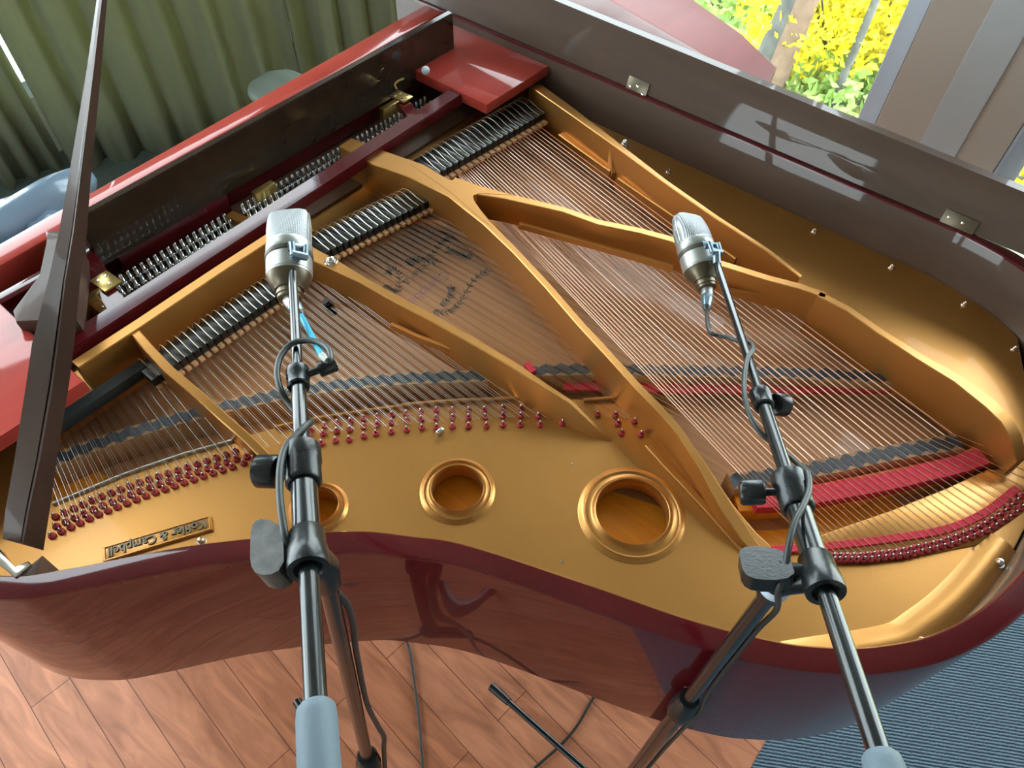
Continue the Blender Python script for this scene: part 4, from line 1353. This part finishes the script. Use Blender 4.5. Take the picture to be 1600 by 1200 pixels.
for a, b in (((0.8, 0.3), (2.2, 0.36)), ((0.8, 2.64), (2.2, 2.7)), ((0.8, 0.3), (0.86, 2.7)), ((2.14, 0.3), (2.2, 2.7))):
    box(bm, (-3.70, a[0], a[1]), (-3.63, b[0], b[1]))
f = structure('window_4', bm, 'frame_white', None, 'window past the treble side')
bm = bmesh.new(); box(bm, (-3.668, 0.86, 0.36), (-3.662, 2.14, 2.64)); structure('pane', bm, 'glass', f)
bm = bmesh.new(); box(bm, (-3.6, -2.72, 0), (XW, -2.6, ZC)); structure('wall_front', bm, 'wall', None, 'plain wall opposite the keyboard')
# right wall: windows between y spans
wins = [(0.405, 2.45), (-1.45, 0.045)]
ZB, ZT = 0.12, 2.95
bm = bmesh.new()
box(bm, (XW, -2.6, 0), (XW + 0.12, YW, ZB)); box(bm, (XW, -2.6, ZT), (XW + 0.12, YW, ZC)); box(bm, (XW, 2.45, ZB), (XW + 0.12, YW, ZT)); box(bm, (XW, -2.6, ZB), (XW + 0.12, -1.45, ZT))
structure('wall_right', bm, 'wall', None, 'wall with tall windows beyond the spine of the piano')
bm = bmesh.new(); box(bm, (XW - 0.01, 0.045, ZB), (XW + 0.12, 0.405, ZT), bevel=0.003)
o = structure('wall_panel', bm, 'panel', None, 'satin grey panel between the two windows')
bm = bmesh.new(); box(bm, (XW - 0.018, 0.155, ZB), (XW - 0.009, 0.262, ZT), bevel=0.002); o = structure('trim_1', bm, 'trim_grey', None, 'pale blue grey strip down the middle of the wall panel')
for i, (y0, y1) in enumerate(wins):
    bm = bmesh.new(); w = 0.062
    for a, b in (((y0, ZB), (y1, ZB + w)), ((y0, ZT - w), (y1, ZT)), ((y0, ZB), (y0 + w, ZT)), ((y1 - w, ZB), (y1, ZT))):
        box(bm, (XW + 0.02, a[0], a[1]), (XW + 0.09, b[0], b[1]), bevel=0.004)
    for yy in (y0 + 0.006, y1 - 0.006):
        box(bm, (XW - 0.004, yy - 0.004, ZB), (XW + 0.02, yy + 0.004, ZT))
    f = structure('window_%d' % (i + 1), bm, 'frame_white', None, ('window with yellow garden beyond, left of the grey panel', 'window right of the grey panel')[i])
    bm = bmesh.new(); box(bm, (XW + 0.052, y0 + w, ZB + w), (XW + 0.058, y1 - w, ZT - w)); structure('pane', bm, 'glass', f)
# back wall with a wide window partly covered by the curtain
bm = bmesh.new()
box(bm, (-3.6, YW, 0), (XW + 0.12, YW + 0.12, 0.25)); box(bm, (-3.6, YW, 2.95), (XW + 0.12, YW + 0.12, ZC)); box(bm, (2.2, YW, 0.25), (XW + 0.12, YW + 0.12, 2.95)); box(bm, (-3.6, YW, 0.25), (-2.6, YW + 0.12, 2.95))
structure('wall_back', bm, 'wall', None, 'wall behind the keyboard, hung with a curtain')
bm = bmesh.new()
for a, b in (((-2.6, 0.25), (2.2, 0.31)), ((-2.6, 2.89), (2.2, 2.95)), ((-2.6, 0.25), (-2.54, 2.95)), ((-1.0, 0.25), (-0.94, 2.95)), ((2.14, 0.25), (2.2, 2.95))):
    box(bm, (a[0], YW + 0.02, a[1]), (b[0], YW + 0.09, b[1]))
f = structure('window_3', bm, 'frame_white', None, 'window behind the curtain')
bm = bmesh.new(); box(bm, (-2.54, YW + 0.052, 0.31), (2.14, YW + 0.058, 2.89)); structure('pane', bm, 'glass', f)
# curtains
def curtain(p0, p1, z0, z1, amp, wl, label, seed):
    rnd = random.Random(seed)
    bm = bmesh.new()
    d = Vector((p1[0] - p0[0], p1[1] - p0[1], 0)); L = d.length; d.normalize(); n = Vector((d.y, -d.x, 0))
    N = int(L / 0.012); K = 10
    ph = [rnd.uniform(0, 6.28) for _ in range(4)]
    grid = []
    for i in range(N + 1):
        s = L * i / N; col = []
        for k in range(K + 1):
            z = lerp(z0, z1, k / K); fl = 1.25 - 0.4 * k / K
            off = amp * fl * (math.sin(2 * PI * s / wl + ph[0] + 0.25 * math.sin(3 * z + ph[1])) + 0.45 * math.sin(2 * PI * s / (wl * 0.47) + ph[2]) + 0.3 * math.sin(2 * PI * s / (wl * 2.1) + ph[3]))
            p = Vector((p0[0], p0[1], z)) + d * s + n * (off + amp * 1.6)
            col.append(bm.verts.new(p))
        grid.append(col)
    for i in range(N):
        for k in range(K):
            bm.faces.new((grid[i][k], grid[i + 1][k], grid[i + 1][k + 1], grid[i][k + 1]))
    o = obj('curtain', bm, 'curtain', None, 70)
    so = o.modifiers.new('thick', 'SOLIDIFY'); so.thickness = 0.003
    tag(o, label, 'curtain', 'olive curtains behind the piano')
curtain((0.60, 3.17), (0.84, 3.13), 0.012, 1.98, 0.016, 0.10, 'narrow leftmost olive curtain panel, brightest with daylight behind it', 1)
curtain((0.86, 3.08), (1.72, 2.58), 0.012, 1.98, 0.022, 0.16, 'wide dark olive curtain panel behind the fallboard and lid prop', 2)
curtain((1.725, 2.582), (2.22, 2.30), 0.012, 1.98, 0.020, 0.13, 'dark olive curtain panel right of the wide one, against the window wall', 3)

# ---- chair with black leather cushions, window sheen painted pale blue, and round stool top behind the fallboard
ch = thing('armchair', 'low armchair with shiny leather cushions coloured pale blue for window sheen at far left behind the piano', 'armchair', (0.42, 2.36, 0))
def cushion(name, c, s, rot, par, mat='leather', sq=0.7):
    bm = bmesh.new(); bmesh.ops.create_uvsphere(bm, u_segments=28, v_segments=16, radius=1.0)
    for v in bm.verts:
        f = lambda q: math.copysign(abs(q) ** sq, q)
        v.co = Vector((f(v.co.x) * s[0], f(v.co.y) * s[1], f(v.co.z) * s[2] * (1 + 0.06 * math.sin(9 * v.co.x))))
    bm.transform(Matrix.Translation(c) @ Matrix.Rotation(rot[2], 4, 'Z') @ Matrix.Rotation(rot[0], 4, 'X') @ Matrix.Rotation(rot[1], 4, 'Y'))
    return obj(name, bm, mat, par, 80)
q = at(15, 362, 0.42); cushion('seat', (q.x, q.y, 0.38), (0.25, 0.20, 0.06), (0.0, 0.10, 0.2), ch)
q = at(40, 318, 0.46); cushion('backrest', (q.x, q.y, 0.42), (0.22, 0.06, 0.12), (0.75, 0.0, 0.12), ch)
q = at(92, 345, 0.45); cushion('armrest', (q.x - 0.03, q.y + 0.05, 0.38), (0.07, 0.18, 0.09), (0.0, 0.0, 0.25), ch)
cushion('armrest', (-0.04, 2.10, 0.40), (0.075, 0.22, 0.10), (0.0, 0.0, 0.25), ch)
bm = bmesh.new(); obox(bm, Vector((0.02, 1.98, 0)), Vector((0.98, 0.2, 0)).normalized(), 0.50, 0.34, 0.10, 0.34, 0.01); obj('base', bm, 'black_plastic', ch, 30)
for lx, ly in ((0.06, 2.02), (0.48, 2.10), (0.02, 2.28), (0.43, 2.36)):
    bm = bmesh.new(); tube(bm, [(lx, ly, 0.0), (lx, ly, 0.12)], [0.014, 0.018], 12); obj('leg', bm, 'black_metal', ch, 40)
stl = thing('stool', 'round grey stool just showing behind the red fallboard', 'stool', (1.333, 2.13, 0))
cushion('seat', (1.333, 2.13, 0.50), (0.105, 0.105, 0.04), (0, 0, 0), stl, 'vinyl', 0.8)
bm = bmesh.new(); tube(bm, [(1.333, 2.13, 0.03), (1.333, 2.13, 0.47)], 0.025, 16); obj('post', bm, 'chrome', stl, 40)
bm = bmesh.new(); lathe(bm, (1.333, 2.13, 0), (0, 0, 1), [(0, 0.12), (0.012, 0.12), (0.03, 0.05), (0.04, 0.026)], 28); obj('base', bm, 'chrome', stl, 40)

# ------------------------------------------------------------------ garden beyond the window
ZG = -0.35
bm = bmesh.new(); box(bm, (XW + 0.12, -9, ZG - 0.1), (16, 14, ZG)); structure('ground', bm, 'lawn', None, 'lawn strewn with yellow leaves outside')
def trunk(p0, p1, r0, r1, mat, name, label):
    rnd = random.Random(int(p0[0] * 100))
    pts = catmull([Vector(p0), lerp(Vector(p0), Vector(p1), 0.4) + Vector((rnd.uniform(-.04, .04), rnd.uniform(-.04, .04), 0)), Vector(p1)], 8)
    t = thing(name, label, 'tree', p0)
    bm = bmesh.new(); tube(bm, pts, [lerp(r0, r1, i / (len(pts) - 1)) for i in range(len(pts))], 14); obj('trunk', bm, mat, t, 60)
    bm = bmesh.new()
    for k in range(7):
        s = pts[-1 - (k % 4) * 3]
        a = rnd.uniform(0, 6.28)
        e = s + Vector((math.cos(a) * 0.7, math.sin(a) * 0.7, rnd.uniform(0.4, 0.9)))
        tube(bm, [s, lerp(s, e, 0.5) + Vector((0, 0, 0.05)), e], [r1 * 0.7, r1 * 0.4, 0.008], 6)
    obj('branch', bm, mat, t, 60)
    return t
def gpt(px, py): return at(px, py, ZG)
def leaves(bm, c, rad, n, size, rnd, zmin):
    for _ in range(n):
        while True:
            v = Vector((rnd.uniform(-1, 1), rnd.uniform(-1, 1), rnd.uniform(-1, 1)))
            if v.length <= 1: break
        p = Vector(c) + Vector((v.x * rad[0], v.y * rad[1], v.z * rad[2]))
        if p.z < zmin: p.z = zmin + rnd.uniform(0, 0.05)
        d = Vector((rnd.uniform(-1, 1), rnd.uniform(-1, 1), rnd.uniform(-1, 1))).normalized()
        e = d.orthogonal().normalized(); s = size * rnd.uniform(0.6, 1.3)
        bm.faces.new([bm.verts.new(q) for q in (p - d * s, p + e * s * 0.5, p + d * s, p - e * s * 0.5)])
def shrub(px, py, h, rad, n, mat, label, seed, size=0.05):
    rnd = random.Random(seed)
    b = gpt(px, py)
    t = thing('shrub', label, 'shrub', b, 'shrubs outside the windows')
    bm = bmesh.new(); leaves(bm, (b.x, b.y, ZG + h), rad, n, size, rnd, ZG + 0.02); obj('foliage', bm, mat, t)
    bm = bmesh.new()
    for k in range(6):
        a = rnd.uniform(0, 6.28); tube(bm, [b, b + Vector((math.cos(a) * rad[0] * 0.3, math.sin(a) * rad[1] * 0.3, h * 0.6)), b + Vector((math.cos(a) * rad[0] * 0.6, math.sin(a) * rad[1] * 0.6, h * 1.2))], [0.014, 0.010, 0.004], 6)
    obj('stem', bm, 'bark', t, 60)
def leaning(px, py, qx, qy, h, off):
    b = gpt(px, py); d = ray(qx, qy); q = CAM + d * (b.x / d.x)
    return (b.x + off, b.y, ZG), tuple(b + (q - b) * (h / (q.z - b.z)) + Vector((off, 0, 0)))
p0, p1 = leaning(1172, 150, 1240, 0, 4.2, 0.0)
trunk(p0, p1, 0.070, 0.05, 'bark', 'tree', 'grey tree trunk close outside the window, nearest the piano flap')
p0, p1 = leaning(1196, 158, 1258, 0, 4.2, 0.0)
trunk(p0, p1, 0.075, 0.055, 'bark_pale', 'tree', 'pale pinkish tree trunk standing beside the grey one')
b = gpt(1290, 185); trunk((b.x, b.y, ZG), (b.x + 0.1, b.y + 0.05, 3.6), 0.022, 0.014, 'bark', 'tree', 'thin grey sapling in the middle of the window view')
shrub(1290, 90, 0.45, (0.8, 0.6, 0.5), 5200, 'leaf_yellow', 'bright yellow shrub behind the thin sapling', 11, 0.028)
shrub(1385, 95, 0.40, (0.6, 0.5, 0.45), 3600, 'leaf_yellow', 'bright yellow shrub beside the white window frame', 12, 0.028)
shrub(1120, 20, 0.5, (0.7, 0.6, 0.5), 3000, 'leaf_green', 'yellow-green shrub behind the tree trunks', 13, 0.03)
shrub(1310, 170, 0.10, (0.45, 0.35, 0.14), 700, 'leaf_green', 'low green plant at the foot of the sapling', 14, 0.035)
shrub(1590, 280, 0.10, (0.5, 0.4, 0.16), 500, 'leaf_yellow', 'low yellow plant outside the right-hand window', 15, 0.035)

# ------------------------------------------------------------------ light
w = bpy.data.worlds.new('sky'); SC.world = w; w.use_nodes = True
bg = w.node_tree.nodes['Background']
bg.inputs['Color'].default_value = (0.86, 0.94, 1.0, 1)
bg.inputs['Strength'].default_value = 6.0
SC.view_settings.view_transform = 'Standard'
SC.view_settings.look = 'None'
SC.view_settings.gamma = 1.0
SC.view_settings.use_curve_mapping = False
SC.view_settings.exposure = 0.62
